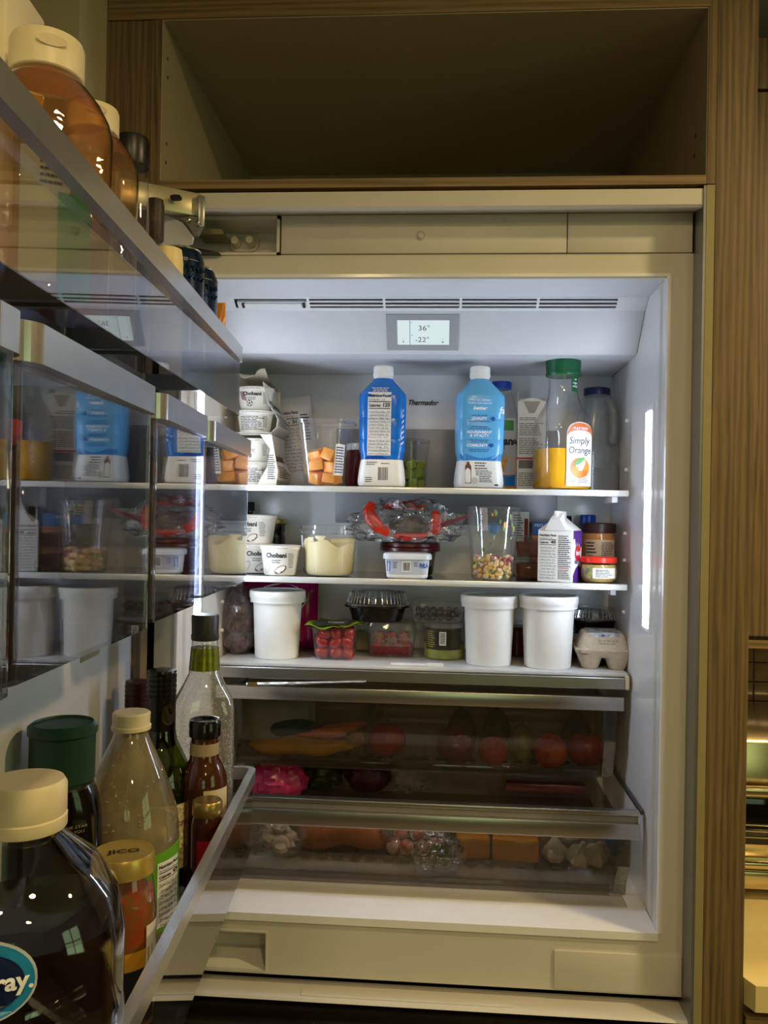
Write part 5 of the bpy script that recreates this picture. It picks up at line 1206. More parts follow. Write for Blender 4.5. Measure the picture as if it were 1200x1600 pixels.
# dark bottle with the wide green cap
loc, s = dfoot(98, 1160, .056, FZ); H = on_t(98, 1128, .056)[1]-FZ; k = dscale(s); rc = 51*k
gb = thing('cold_brew_bottle', 'black bottle with a wide dark green cap behind the cranberry juice', 'bottle', loc, cface(loc))
q_ = [(0, rc*1.15, rc*1.0, 2.4), (.004, rc*1.22, rc*1.06, 2.4), (H*.55, rc*1.22, rc*1.06, 2.4), (H*.66, rc*1.18, rc*1.04, 2.4), (H*.74, rc*1.05, rc*1.0, 2.2), (H*.775, rc*.93, rc*.93, 2)]
link('bottle', loft(q_, 44), mat('black_coffee_bottle', (12, 11, 10), rough=.12), gb)
link('neck_ring', lathe([(rc*.95, H*.765), (rc*1.02, H*.77), (rc*1.02, H*.782), (rc*.95, H*.787)], 40), JUICE_PET, gb)
link('cap', lathe([(rc*.94, H*.787), (rc*.96, H*.79), (rc*.97, H*.955), (rc*1.03, H*.962), (rc*1.03, H*.988), (rc*.9, H), (rc*.88, H*.992), (rc*.5, H*.992), (0, H*.994)], 44, True, False), mat('deep_green_cap', (12, 58, 36), rough=.45, bump=.05), gb)
link('label_text', join(text(front(q_, R(16), .001), 'IN THE STAR', .0, H*.64, .0032, width=.034), text(front(q_, R(16), .001), 'THAT YOU', .0, H*.622, .0032, width=.026)), mat('dim_gold_ink', (150, 140, 110)), gb, smooth=False)
# sparkling water bottle, clear with condensation
loc, s = dfoot(205, 1135, .105, FZ); H = on_t(205, 1112, .105)[1]-FZ; k = dscale(s); rb = 76*k
sw = thing('sparkling_water_bottle', 'clear tapering water bottle with a cream cap and green nutrition label', 'bottle', loc, cface(loc))
ws = [(0, rb*.85, rb*.85, 2), (.006, rb, rb, 2), (H*.50, rb, rb, 2), (H*.60, rb*.93, rb*.93, 2), (H*.72, rb*.74, rb*.74, 2), (H*.82, rb*.53, rb*.53, 2), (H*.89, rb*.37, rb*.37, 2), (H*.915, rb*.34, rb*.34, 2), (H*.935, rb*.34, rb*.34, 2)]
link('bottle', loft(ws, 48, True, False), clear('misted_pet', tint=(226, 216, 192), haze=.30, hazec=(196, 180, 142), refl=1.2, bump=.04, bscale=20), sw)
link('water', loft([(.002, rb*.83, rb*.83, 2), (.008, rb*.97, rb*.97, 2), (H*.50, rb*.97, rb*.97, 2), (H*.52, rb*.965, rb*.965, 2)], 48), clear('pale_drink', tint=(208, 206, 160), haze=.22, hazec=(150, 150, 96)), sw)
link('cap', ribbed([(z, q, q, 2) for q, z in ((rb*.385, H*.925), (rb*.40, H*.928), (rb*.40, H*.943), (rb*.375, H*.945), (rb*.385, H*.994), (rb*.35, H))], 90, .014, H*.944, H*.995), MATS['ivory_cap'], sw)
f = front(ws, R(12), .001); f2 = front(ws, R(12), .0016); f3 = front(ws, R(12), .0022)
def wavelabel(fm, w0, w1, z0, z1, wv):
    V, F = [], []; nx = 16
    for i in range(nx+1):
        x = w0+(w1-w0)*i/nx
        for j in range(5): V.append(fm(x, z0+(z1+wv*i/nx-z0)*j/4))
    for i in range(nx):
        for j in range(4): a = i*5+j; F.append((a, a+5, a+6, a+1))
    return V, F
l0 = link('green_label', wavelabel(f, -.045, .075, H*.12, H*.42, H*.05), mat('apple_green_label', (104, 164, 36), rough=.35, var=.06), sw)
l1 = link('nutrition_panel', patch(f2, .022, .062, H*.14, H*.41, 8, 6), PAPER, l0); link('panel_text', facts(f3, .023, H*.14, .038, H*.265, '0', 8), INK, l0, smooth=False)
r = random.Random(31); DROP = clear('water_drop', refl=3., haze=.1)
link('droplets', join(*[move(blob(.0013+.0012*r.random(), .0012, .0016, 0, 1, 0, 8, 6), front(ws, R(0), .0002)(r.uniform(-.035, .035), H*r.uniform(.55, .85))) for _ in range(26)]), DROP, sw)['kind'] = 'stuff'
# salsa jar in front of it
loc, s = dfoot(192, 1360, .148, FZ); H = on_t(192, 1330, .148)[1]-FZ; k = dscale(s); rj_ = 50*k
sj = thing('salsa_jar', 'glass jar of red salsa with a broad gold lid in the low door bin', 'jar', loc, cface(loc))
q_ = [(0, rj_*.9, rj_*.9, 2), (.004, rj_*1.0, rj_*1.0, 2), (H*.70, rj_*1.02, rj_*1.02, 2), (H*.82, rj_*.96, rj_*.96, 2), (H*.89, rj_*.84, rj_*.84, 2)]
link('glass', loft(q_, 40, True, False), GLJ, sj)
link('salsa', loft([(.002, rj_*.86, rj_*.86, 2), (.006, rj_*.96, rj_*.96, 2), (H*.70, rj_*.98, rj_*.98, 2), (H*.78, rj_*.94, rj_*.94, 2)], 40), mat('red_salsa', (170, 62, 20), rough=.25, var=.4, scale=70, rgb2=(120, 92, 40)), sj)
link('lid', lathe([(rj_*.92, H*.885), (rj_*.97, H*.89), (rj_*.97, H*.98), (rj_*.92, H), (rj_*.80, H*.992), (0, H*.994)], 44, True, False), mat('pale_gold_lid', (206, 178, 96), rough=.3, metal=.6, var=.05), sj)
link('lid_text', text(lambda x, z: (x, z, H*.998), 'JICO', 0, -.004, .009, width=rj_*1.0, bold=.03), INK, sj, smooth=False)
l0 = link('label', patch(front(q_, R(16), .001), -.016, .034, .010, H*.50, 8, 4), mat('ochre_label', (206, 146, 40), rough=.4, var=.08), sj)
link('label_black', patch(front(q_, R(16), .0016), -.010, .030, .016, H*.40, 8, 4), INK, l0); link('label_letter', text(front(q_, R(16), .0022), 'O.', .012, H*.18, .020, bold=.02), mat('ochre_label', (206, 146, 40)), l0, smooth=False)
link('white_label', patch(front(q_, R(64), .001), -.012, .022, H*.12, H*.62, 6, 4), PAPER, sj)
# wine bottles
GWINE = clear('green_wine_glass', tint=(150, 168, 70), refl=1.4)
def wine(label, u, v, t, wpx, capm, glass, capfrac, lab):
    loc, s = dfoot(u, v+20, t, FZ); H = on_t(u, v, t)[1]-FZ; k = dscale(s); rn = wpx*k/2; rb = rn*(2.35 if lab else 2.0)
    w = thing('wine_bottle', label, 'bottle', loc, cface(loc))
    hs_ = H*(1-.30)
    prof = [(0, rb*.9, rb*.9, 2), (.006, rb, rb, 2), (H*.46, rb, rb, 2), (H*.53, rb*.90, rb*.90, 2), (H*.60, rb*.70, rb*.70, 2), (H*.67, rn*1.15, rn*1.15, 2), (H*.74, rn*.97, rn*.97, 2), (H*.985, rn*.95, rn*.95, 2)]
    link('glass', loft(prof, 40), glass, w)
    if glass is GWINE: link('wine', loft([(.008, rb*.95, rb*.95, 2), (H*.46, rb*.95, rb*.95, 2), (H*.50, rb*.90, rb*.90, 2)], 40), mat('white_wine_dark', (58, 64, 14), rough=.1), w)
    zc0 = H*(1-capfrac)
    cp = [(rn*1.02, zc0), (rn*1.03, H*.86)]
    for i in range(5): cp += [(rn*1.06, H*(.865+.024*i)), (rn*1.06, H*(.880+.024*i)), (rn*1.0, H*(.883+.024*i)), (rn*1.0, H*(.887+.024*i))]
    cp += [(rn*1.04, H*.988), (rn*1.0, H*.998), (rn*.8, H)]
    link('capsule', lathe(cp, 36), capm, w)
    if lab:
        l0 = link('label', patch(front(prof, R(14), .001), -.040, .045, H*.10, H*.40, 12, 4), mat('speckled_cream_label', (206, 190, 150), rough=.6, var=.5, scale=260), w)
        link('label_text', text(front(prof, R(24), .0018), 'Coral', .004, H*.30, .010, shear=.3), mat('brown_ink', (90, 70, 40)), l0, smooth=False)
        link('seal', disc(front([(0, rn, rn, 2), (H, rn*1.06, rn*1.06, 2)], R(30), .001), 0, H*.80, rn*.55, rn*.8, 20), mat('dark_bronze_ink', (52, 42, 20), rough=.4, metal=.5), w, smooth=False)
wine('green glass wine bottle with a black screw capsule and speckled label', 253, 1046, .094, 43, mat('black_capsule', (12, 11, 11), rough=.22), GWINE, .36, True)
wine('wine bottle with a dark red screw capsule close to the door liner', 213, 1063, .041, 33, mat('oxblood_capsule', (52, 12, 14), rough=.3), mat('dark_bottle_glass', (16, 14, 10), rough=.06), .30, False)
# clear square shouldered bottle with droplets
loc, s = dfoot(321, 975, .1395, FZ); H = on_t(319, 961, .1395)[1]-FZ; k = dscale(s)
dk = thing('drink_bottle', 'clear square shouldered bottle with droplets and a grey black cap', 'bottle', loc, cface(loc, 4))
hw = 47*k; rn = 21*k
q_ = [(0, hw*.9, hw*.7, 4), (.005, hw, hw*.8, 4), (H*.60, hw*1.0, hw*.8, 4), (H*.66, hw*.92, hw*.76, 3.4), (H*.72, hw*.66, hw*.62, 2.6), (H*.76, rn*1.15, rn*1.15, 2), (H*.86, rn*1.0, rn*1.0, 2), (H*.90, rn*.95, rn*.95, 2)]
link('bottle', loft(q_, 48, True, False), clear('droplet_glass', refl=2.0, haze=.16, hazec=(226, 226, 220), droplets=.4), dk)
link('neck_wrap', loft([(H*.775, rn*1.16, rn*1.16, 2), (H*.865, rn*1.03, rn*1.03, 2)], 36, False, False), mat('green_gold_foil', (120, 124, 30), rough=.25, metal=.6, var=.3, scale=90), dk)
link('cap', ribbed([(z, q, q, 2) for q, z in ((rn*.98, H*.895), (rn*1.03, H*.90), (rn*1.03, H*.918), (rn*.99, H*.92), (rn*1.02, H*.993), (rn*.95, H))], 90, .012, H*.919, H*.994), mat('charcoal_cap', (48, 48, 46), rough=.4), dk)
# barbecue sauce
loc, s = dfoot(320, 1150, .159, FZ); H = on_t(320, 1124, .159)[1]-FZ; k = dscale(s)
bq = thing('barbecue_sauce_bottle', 'brown sauce bottle with a black cap and cream neck band in the low door bin', 'bottle', loc, cface(loc))
rb = 37*k; rn = 24*k
q_ = [(0, rb*.9, rb*.9, 2), (.004, rb, rb, 2), (H*.58, rb, rb, 2), (H*.66, rb*.94, rb*.94, 2), (H*.72, rb*.76, rb*.76, 2), (H*.76, rn*.95, rn*.95, 2), (H*.90, rn*.86, rn*.86, 2)]
link('bottle', loft(q_, 40), mat('brown_sauce_glass', (70, 36, 14), rough=.08, var=.15, scale=20, coat=.5), bq)
link('neck_band', lathe([(rn*.95, H*.79), (rn*.93, H*.862)], 36, False, False), mat('neck_band_cream', (168, 146, 108), rough=.4), bq)
link('cap', lathe([(rn*.93, H*.895), (rn*1.02, H*.90), (rn*1.03, H*.985), (rn*.95, H), (rn*.75, H*.997), (rn*.6, H*.985), (0, H*.985)], 36, True, False), mat('shiny_black_cap', (16, 16, 16), rough=.12), bq)
l0 = link('label', patch(front(q_, R(32), .001), -.020, .022, H*.18, H*.60, 8, 4), mat('cream_label', (206, 190, 150), rough=.5, var=.06), bq)
link('label_text', greek(front(q_, R(40), .0016), -.012, H*.22, .022, H*.32, 9), INK, l0, smooth=False)
# small red labelled jar with a gold lid
loc, s = dfoot(324, 1262, .180, FZ); H = on_t(324, 1250, .180)[1]-FZ; k = dscale(s); rj_ = 24*k
sj = thing('chili_jar', 'small jar with a gold lid and red label beside the low bin rim', 'jar', loc, cface(loc))
q_ = [(0, rj_*.9, rj_*.9, 2), (.003, rj_, rj_, 2), (H*.78, rj_, rj_, 2), (H*.86, rj_*.86, rj_*.86, 2)]
link('jar', loft(q_, 36), mat('dark_chili', (60, 26, 14), rough=.12, var=.3, coat=.5), sj); link('lid', lathe([(rj_*.93, H*.86), (rj_*.97, H*.87), (rj_*.97, H*.985), (rj_*.9, H), (0, H*.996)], 36, True, False), GOLD, sj)
l0 = link('label', patch(front(q_, R(20), .001), -.022, .022, H*.25, H*.66, 8, 3), mat('crimson_label', (150, 20, 30), rough=.4), sj); link('label_text', text(front(q_, R(30), .0018), 'SALT', 0, H*.50, .006), INKW, l0, smooth=False)

# ------------------------------------------------------------------ things in the top bin
TZ = zTb+.0032
AMB = mat('amber_dressing', (150, 84, 30), rough=.12, var=.35, scale=26, rgb2=(196, 130, 60), coat=.4)
def squeeze(label, u, vtop, t, wpx, capm, green):
    loc, s = dfoot(u, vtop+20, t, TZ); H = on_t(u, vtop, t)[1]-TZ; k = dscale(s); rc = wpx*k/2
    b = thing('dressing_bottle', label, 'bottle', loc, cface(loc)); hc = rc*1.05; hs_ = H-hc
    q = [(0, rc*1.6, rc*1.2, 2.4), (.004, rc*1.75, rc*1.3, 2.4), (hs_-rc*1.5, rc*1.80, rc*1.35, 2.2), (hs_-rc*1.05, rc*1.70, rc*1.3, 2), (hs_-rc*.6, rc*1.45, rc*1.2, 2), (hs_-rc*.25, rc*1.15, rc*1.05, 2), (hs_-rc*.08, rc*.96, rc*.95, 2), (hs_*1.0, rc*.88, rc*.88, 2)]
    link('bottle', loft(q, 48, True, False), clear('amber_film_pet', tint=(255, 238, 212), refl=2.2, haze=.10, hazec=(200, 150, 80), bump=.12, bscale=30), b)
    link('dressing', loft([(.002, rc*1.52, rc*1.15, 2.4), (.006, rc*1.70, rc*1.26, 2.4), (hs_*.36, rc*1.74, rc*1.29, 2.3)], 44), AMB, b)
    link('residue', loft([(hs_-rc*.95, rc*1.62, rc*1.24, 2), (hs_-rc*.6, rc*1.42, rc*1.17, 2), (hs_-rc*.25, rc*1.12, rc*1.02, 2), (hs_-rc*.08, rc*.93, rc*.92, 2)], 44, False, False), clear('residue_film', tint=(250, 206, 140), haze=.30, hazec=(150, 90, 34), bscale=45), b)
    link('cap', lathe([(rc*.97, hs_), (rc*1.0, hs_+.001), (rc*1.0, H-hc*.16), (rc*.95, H-hc*.04), (rc*.82, H)], 44), capm, b)
    link('cap_thumb_notch', xform(loft([(-.004, rc*.36, rc*.13, 2), (.0006, rc*.40, rc*.16, 2)], 24), Matrix.Translation(front([(0, rc, rc, 2), (H, rc, rc, 2)], R(6), .0004)(0, H-hc*.40)) @ Matrix.Rotation(R(6), 4, 'Z') @ Matrix.Rotation(R(90), 4, 'X')), mat('cap_notch_cream', (206, 188, 148), rough=.5), b)
    if green:
        l0 = link('label', patch(front(q, R(8), .001), -.030, .016, hs_*.16, hs_*.66, 8, 4), mat('olive_paper_label', (176, 168, 132), rough=.5, var=.05), b)
        link('label_green', patch(front(q, R(18), .0016), -.004, .026, hs_*.10, hs_*.50, 8, 3), mat('grass_green_print', (50, 130, 50), rough=.4), l0)
        link('label_text', greek(front(q, R(8), .0016), -.012, hs_*.52, .022, hs_*.10, 4), INK, l0, smooth=False)
    return b
squeeze('squeeze bottle of amber dressing with a big cream flip cap nearest in the top bin', 74, 66, .098, 112, MATS['ivory_cap'], True)
squeeze('squeeze bottle of amber dressing standing second in the top bin behind the nearest', 146, 170, .096, 78, MATS['ivory_cap'], False)
loc, s = dfoot(207, 240, .105, TZ); H = on_t(207, 216, .105)[1]-TZ; k = dscale(s); rc = 26*k
bj = thing('jam_jar', 'dark jam jar with a black lid in the top door bin', 'jar', loc, R(-20))
link('glass', lathe([(rc*.95, 0), (rc*1.05, .004), (rc*1.05, H*.66), (rc*.96, H*.80), (rc*.96, H*.885)], 36, True, False), GLJ, bj)
link('jam', lathe([(rc*.9, .002), (rc*1.0, .006), (rc*1.0, H*.55)], 36), mat('dark_jam', (40, 16, 18), rough=.1), bj); link('lid', lathe([(rc*.98, H*.88), (rc*1.0, H*.885), (rc*1.0, H*.985), (rc*.94, H)], 36), mat('soft_black_lid', (24, 22, 20), rough=.35), bj)
loc, s = dfoot(243, 330, .110, TZ); H = on_t(243, 312, .110)[1]-TZ; k = dscale(s); rc = 13*k
sbt = thing('oil_bottle', 'small clear bottle with a dark cork and ring handle in the top door bin', 'bottle', loc)
link('glass', lathe([(rc*1.3, 0), (rc*1.5, .003), (rc*1.5, H*.42), (rc*1.0, H*.60), (rc*.95, H*.80)], 30, True, False), clear('bottle_glass', refl=1.8, haze=.04), sbt)
link('cork', lathe([(rc*.98, H*.78), (rc*1.05, H*.79), (rc*1.05, H*.97), (rc*.9, H)], 28), mat('dark_cork', (54, 42, 26), rough=.5, var=.3, scale=200), sbt)
link('ring_handle', tube([(rc*1.3+.012*cos(a), 0, H*.46+.014*sin(a)) for a in [2*pi*i/16 for i in range(17)]], .0028, 8), MATS['bottle_glass'], sbt)
CANB = mat('navy_can', (22, 42, 74), rough=.25, metal=.6, var=.1)
for u, v, t, lab in ((283, 392, .125, 'navy drink can with an embossed chain band, nearer of two in the top bin'), (306, 422, .128, 'navy drink can with an embossed chain band, farther of two in the top bin')):
    loc, s = dfoot(u, v+8, t, TZ); H = on_t(u, v, t)[1]-TZ; k = dscale(s); rc = .033
    c = thing('drink_can', lab, 'can', loc, R(-10), 'navy cans in the top bin')
    q = [(0, rc*.8, rc*.8, 2), (.008, rc, rc, 2), (H-.016, rc, rc, 2), (H-.005, rc*.86, rc*.86, 2), (H-.002, rc*.84, rc*.84, 2)]
    link('can', loft(q, 40), CANB, c); link('rim', lathe([(rc*.84, H-.003), (rc*.86, H-.001), (rc*.84, H), (rc*.80, H-.002), (0, H-.004)], 40, True, False), mat('can_rim', (200, 190, 160), rough=.25, metal=.9), c)
    f = front(q, R(20), .001)
    link('chain_band', join(*[tube([f(-.034+.007*i, H-.034-.002*(i % 2)), f(-.031+.007*i, H-.028), f(-.027+.007*i, H-.032+.002*(i % 2))], .0016, 6) for i in range(11)], *[tube([f(-.034+.007*i, H-.042), f(-.031+.007*i, H-.046), f(-.027+.007*i, H-.041)], .0014, 6) for i in range(11)]), mat('can_emboss', (40, 66, 104), rough=.3, metal=.8), c)
    link('can_text', join(text(f, 'CRAFTED', .004, H-.022, .0042, width=.020), patch(f, .016, .030, H-.020, H-.0195, 3, 1), patch(front(q, R(52), .001), -.002, .002, H*.30, H*.52, 1, 2)), mat('can_cream_ink', (196, 190, 170)), c, smooth=False)
loc, s = dfoot(262, 395, .150, TZ); H = on_t(262, 390, .150)[1]-TZ; k = dscale(s)
cj = thing('capers_jar', 'small cream labelled jar tucked against the top bin rim by the cans', 'jar', loc)
link('jar', lathe([(.017, 0), (.019, .003), (.019, H*.9), (.017, H)], 30), mat('cream_jar_label', (226, 206, 150), rough=.45, var=.04), cj); link('jar_text', text(front([(0, .019, .019, 2), (H, .019, .019, 2)], R(15), .001), 'IMPORTED', 0, H*.70, .004), mat('brown_ink', (90, 70, 40)), cj, smooth=False)
loc, s = dfoot(337, 490, .130, TZ); H = on_t(337, 473, .130)[1]-TZ
(g, fm) = pillow(.034, H, .022, 8, 10, .002, 4)
op = thing('sauce_sachet', 'small orange and green packet at the far end of the top bin', 'packet', loc, R(-5)); link('sachet', g, mat('orange_packet', (226, 140, 30), rough=.25, var=.1), op); link('green_print', join(disc(fm, .004, H*.80, .006, .008, 12), disc(fm, .002, H*.62, .006, .007, 12)), mat('olive_green_print', (96, 104, 24), rough=.3), op, smooth=False)
loc, s = dfoot(8, 30, .034, TZ); H = on_t(24, 12, .034)[1]-TZ
solo('white_box', box(-.045, .045, -.022, .022, 0, H, .004), mat('cream_carton', (226, 214, 178), rough=.5, var=.02), 'plain cream box at the near end of the top door bin', 'box', (loc[0], loc[1], loc[2]), DRZ)

# ------------------------------------------------------------------ things in the middle bins
MZ = zMb+.0032
def midbottle(label, name, s, t, r_, h, body, capm, cat='bottle', neck=.4, hazy=False):
    b = thing(name, label, cat, dpt(s, t, MZ))
    link('bottle', lathe([(r_*.92, 0), (r_, .004), (r_, h*.58), (r_*.9, h*.68), (r_*neck*1.2, h*.80), (r_*neck, h*.90)], 32), body, b); link('cap', lathe([(r_*neck*1.15, h*.88), (r_*neck*1.2, h*.885), (r_*neck*1.2, h*.99), (r_*neck, h)], 28), capm, b)
    return b
midbottle('red ketchup bottle with a white cap in the farthest middle bin', 'ketchup_bottle', (SF+sC1)/2-.03, .10, .033, .185, mat('ketchup_red', (150, 24, 22), rough=.15), WPLAST, neck=.6)
midbottle('orange hot sauce bottle beside the ketchup in the middle bin', 'hot_sauce_bottle', (SF+sC1)/2+.06, .11, .028, .19, mat('hot_sauce', (206, 96, 40), rough=.15), MATS['deep_green_cap'], neck=.35)
midbottle('lime green squeeze bottle in the second middle bin', 'lime_juice_bottle', (sB0+sB1)/2-.02, .09, .030, .17, mat('lime_plastic', (150, 170, 40), rough=.2), MATS['deep_green_cap'], neck=.4)
midbottle('pale mayonnaise jar in the second middle bin', 'mayonnaise_jar', (sB0+sB1)/2+.055, .11, .033, .14, mat('mayonnaise', (206, 200, 176), rough=.2), MATS['navy_cap'], 'jar', .75)
midbottle('dark soy sauce bottle in the nearest middle bin', 'soy_sauce_bottle', (sA0+sA1)/2-.08, .08, .032, .19, DJAR, MATS['scarlet_lid'], neck=.35)
midbottle('olive oil bottle standing in the nearest middle bin', 'olive_oil_bottle', (sA0+sA1)/2+.05, .07, .034, .18, mat('olive_oil', (110, 104, 30), rough=.08), BLACK, neck=.38)

# =================================================================== produce in the drawers
def D1(u, Y, dz=0.): p = atY(u, 1190, Y); return (p.x, Y, z1f+dz+.0036)
def D2(u, Y, dz=0.): p = atY(u, 1330, Y); return (p.x, Y, z2f+dz+.0036)
APP = mat('red_apple_skin', (120, 10, 12), rough=.15, var=.3, scale=24, rgb2=(160, 34, 22))
APP2 = mat('streaked_apple_skin', (140, 18, 14), rough=.15, scale=40, rgb2=(190, 84, 36), stretch=(1, 1, .3))
STEM = mat('woody_stem', (70, 50, 30), rough=.7)
def apple(label, loc, r, m, stem=True, name='apple', cat='apple', tilt=0.):
    t = thing(name, label, cat, (loc[0], loc[1], loc[2]+r*.93)); t.rotation_euler = (tilt, tilt*.4, 0)
    link('fruit', blob(r, r, r*.93, .05, 1.4, r*900, 26, 16, .16), m, t)
    if stem: link('stem', tube([(0, 0, r*.70), (.002, 0, r*.95), (.005, 0, r*1.06)], .0016, 6), STEM, t)
    return t
apple('red apple by itself left of centre in the upper drawer', D1(604, .33), .040, APP)
apple('streaked red and yellow apple in the upper drawer next to the green pear', D1(859, .300), .0365, APP2, tilt=.5)
apple('dark red apple at the right end of the upper drawer', D1(914, .318), .0385, APP)
apple('round tomato between the red onion and the green pear', D1(770, .300), .0315, TOM, True, 'tomato', 'tomato', .6)
PEAR = mat('green_pear_skin', (104, 106, 30), rough=.35, var=.15)
t = thing('pear', 'green pear half hidden behind the tomato in the upper drawer', 'pear', D1(815, .352)); link('fruit', lathe([(.004, 0), (.022, .003), (.031, .018), (.031, .034), (.023, .052), (.015, .066), (.006, .073)], 28), PEAR, t); link('stem', tube([(0, 0, .071), (.003, 0, .084)], .0015, 6), STEM, t)
t = thing('red_onion', 'purple red onion with peeling skin in the upper drawer', 'onion', D1(711, .305))
ONI = mat('red_onion_skin', (92, 30, 52), rough=.25, var=.3, scale=26, stretch=(1, 1, .3))
link('bulb', lathe([(.004, 0), (.020, .003), (.036, .018), (.040, .034), (.036, .050), (.020, .064), (.008, .074), (.004, .080)], 30), ONI, t)
link('loose_skin', move(crumple(.018, .010, .012, .5, 3, 4, 16, 10), (.012, -.028, .052)), mat('onion_paper_skin', (136, 70, 92), rough=.35, var=.3), t)
for i, (u, Y) in enumerate(((720, .405), (775, .408), (900, .408))):
    t = thing('avocado', ['dark avocado at the back of the upper drawer behind the red onion', 'dark avocado at the back of the upper drawer behind the tomato', 'dark avocado at the back of the upper drawer behind the right apple'][i], 'avocado', D1(u, Y), i); link('fruit', lathe([(.006, 0), (.026, .004), (.035, .022), (.034, .044), (.025, .068), (.014, .086), (.004, .092)], 24), mat('avocado_skin', (42, 46, 20), rough=.55, var=.3, bump=.4, bscale=180), t)
    link('stem_button', lathe([(.004, .089), (.0045, .092), (.003, .096)], 10), STEM, t)
# vegetables at the left
V, F = pillow(.17, .10, .05, 14, 10, .004, 9)[0]
t = thing('vegetable_bag', 'white paper bag lying behind the carrots in the upper drawer', 'bag', D1(432, .410)); link('bag', (V, F), mat('white_bag_paper', (190, 184, 170), rough=.55, var=.06), t)
solo('cucumber', tube([(-.075+.15*i/12, 0, .022+.006*sin(pi*i/12)) for i in range(13)], [.004, .014, .018, .020, .021, .0215, .0215, .0215, .021, .020, .018, .013, .004], 16), mat('cucumber_skin', (52, 84, 36), rough=.4, var=.3, scale=60), 'dark green cucumber lying across the left of the upper drawer', 'cucumber', D1(462, .392, .010), R(-8))
CAR = mat('carrot_orange', (196, 96, 44), rough=.45, var=.15, scale=60)
for i, (du, dY, rz, lab) in enumerate(((505, .322, 14, 'slim carrot lying lowest on the yellow squash'), (525, .340, 20, 'slim carrot lying between two others on the yellow squash'), (540, .358, 27, 'slim carrot lying highest on the yellow squash'))):
    p = D1(du, dY, .046+.005*i); t = thing('carrot', lab, 'carrot', p, R(rz), 'carrots in the upper drawer')
    link('root', tube([(-.055+.1*k/9, 0, 0) for k in range(10)], [.002, .004, .0055, .0066, .0075, .0082, .0088, .0092, .0094, .006], 12), CAR, t); link('crown', tube([(.043, 0, 0), (.050, 0, .002), (.060, .002, .006)], [.003, .0025, .002], 6), LEAF, t)
solo('yellow_squash', tube([(-.11+.22*i/14, 0, .020+.003*cos(i)) for i in range(15)], [.003, .012, .016, .018, .019, .0195, .020, .020, .0195, .019, .018, .016, .013, .010, .004], 16), mat('yellow_squash_skin', (176, 128, 36), rough=.35, var=.12), 'long yellow squash along the front left of the upper drawer', 'squash', D1(470, .318), R(3))
solo('celery_root', blob(.027, .024, .024, .25, 3.5, 6, 24, 16), mat('celery_root_skin', (158, 132, 92), rough=.7, var=.25, scale=80, bump=.4), 'knobbly pale celery root beside the carrots', 'vegetable', D1(556, .376, .026))
r = random.Random(9); lv = []
for k in range(26):
    a = r.uniform(0, 2*pi); h = r.uniform(.0, .03); d_ = r.uniform(.004, .026); c = Vector((d_*cos(a), d_*sin(a)*.6, h)); w_ = r.uniform(.005, .009)
    lv.append(([tuple(c), tuple(c+Vector((w_, -w_*.4, w_*.5))), tuple(c+Vector((w_*.4, 0, w_*2))), tuple(c+Vector((-w_, w_*.4, w_*.7)))], [(0, 1, 2, 3)]))
o = solo('herb_sprig', join(*lv), mat('herb_green', (78, 104, 56), rough=.5, var=.3), 'feathery green herb sprig behind the celery root', 'herb', D1(578, .385, .060), smooth=False)
# ---------------------------------------------------------------- lower drawer
SPOT = mat('sweet_potato_skin', (150, 84, 44), rough=.6, var=.18, scale=70, bump=.25, bscale=120)
pts = [(-.085, 0, .040), (-.070, 0, .034), (-.045, 0, .034), (-.015, 0, .044), (.015, 0, .050), (.045, 0, .046), (.068, 0, .034), (.086, 0, .022), (.096, -.004, .014)]
solo('sweet_potato', tube(pts, [.008, .026, .033, .034, .034, .034, .030, .018, .004], 20), SPOT, 'large bent sweet potato in the lower drawer', 'sweet potato', D2(528, .255))
MUSH = mat('mushroom_white', (196, 182, 164), rough=.6, var=.12)
mg_ = lathe([(.006, 0), (.007, .012), (.016, .013), (.019, .019), (.016, .028), (.008, .033), (.001, .034)], 20)
pm_ = D2(440, .250)
for i, (x, y, z) in enumerate(((-.028, -.02, .012), (.002, -.026, .010), (.026, -.018, .013), (-.012, -.015, .042), (.016, -.018, .045))):
    t = solo('mushroom', mg_, MUSH, 'white mushroom in the bag beside the sweet potato', 'mushroom', (pm_[0]+x, pm_[1]+y, pm_[2]+z), i, 'mushrooms in the bag'); t.rotation_euler = (.5*sin(i*2), .5*cos(i*3), i)
def bag(label, loc, rx, ry, rz, seed, amp=.25, m=None, name='produce_bag'):
    V, F = crumple(rx, ry, rz, amp, 2.4, seed, 34, 22)
    return solo(name, ([(x, y, max(.0006, z+rz*.92)) for x, y, z in V], F), m or BAGM, label, 'bag', loc)
bag('clear bag of white mushrooms at the left of the lower drawer', pm_, .062, .050, .042, 14)
po = D2(650, .268)
bag('clear bag of red radishes behind the cilantro in the lower drawer', po, .075, .048, .046, 15)
RAD = mat('radish_red', (190, 60, 50), rough=.3, var=.3, scale=40, rgb2=(222, 190, 170))
for i, (x, y, z) in enumerate(((-.045, -.02, .020), (-.018, -.026, .020), (.012, -.024, .020), (.040, -.018, .022), (-.03, -.015, .050), (.0, -.020, .052), (.03, -.01, .055))):
    solo('radish', blob(.0165, .016, .016, .12, 2, i, 16, 12), RAD, 'red and white radish in the clear bag of the lower drawer', 'radish', (po[0]+x, po[1]+y, po[2]+z), i, 'radishes in the bag')
pc = D2(686, .190)
bag('round clear bag of cilantro at the front of the lower drawer', pc, .046, .040, .034, 17, .3)
r = random.Random(19); lv = []
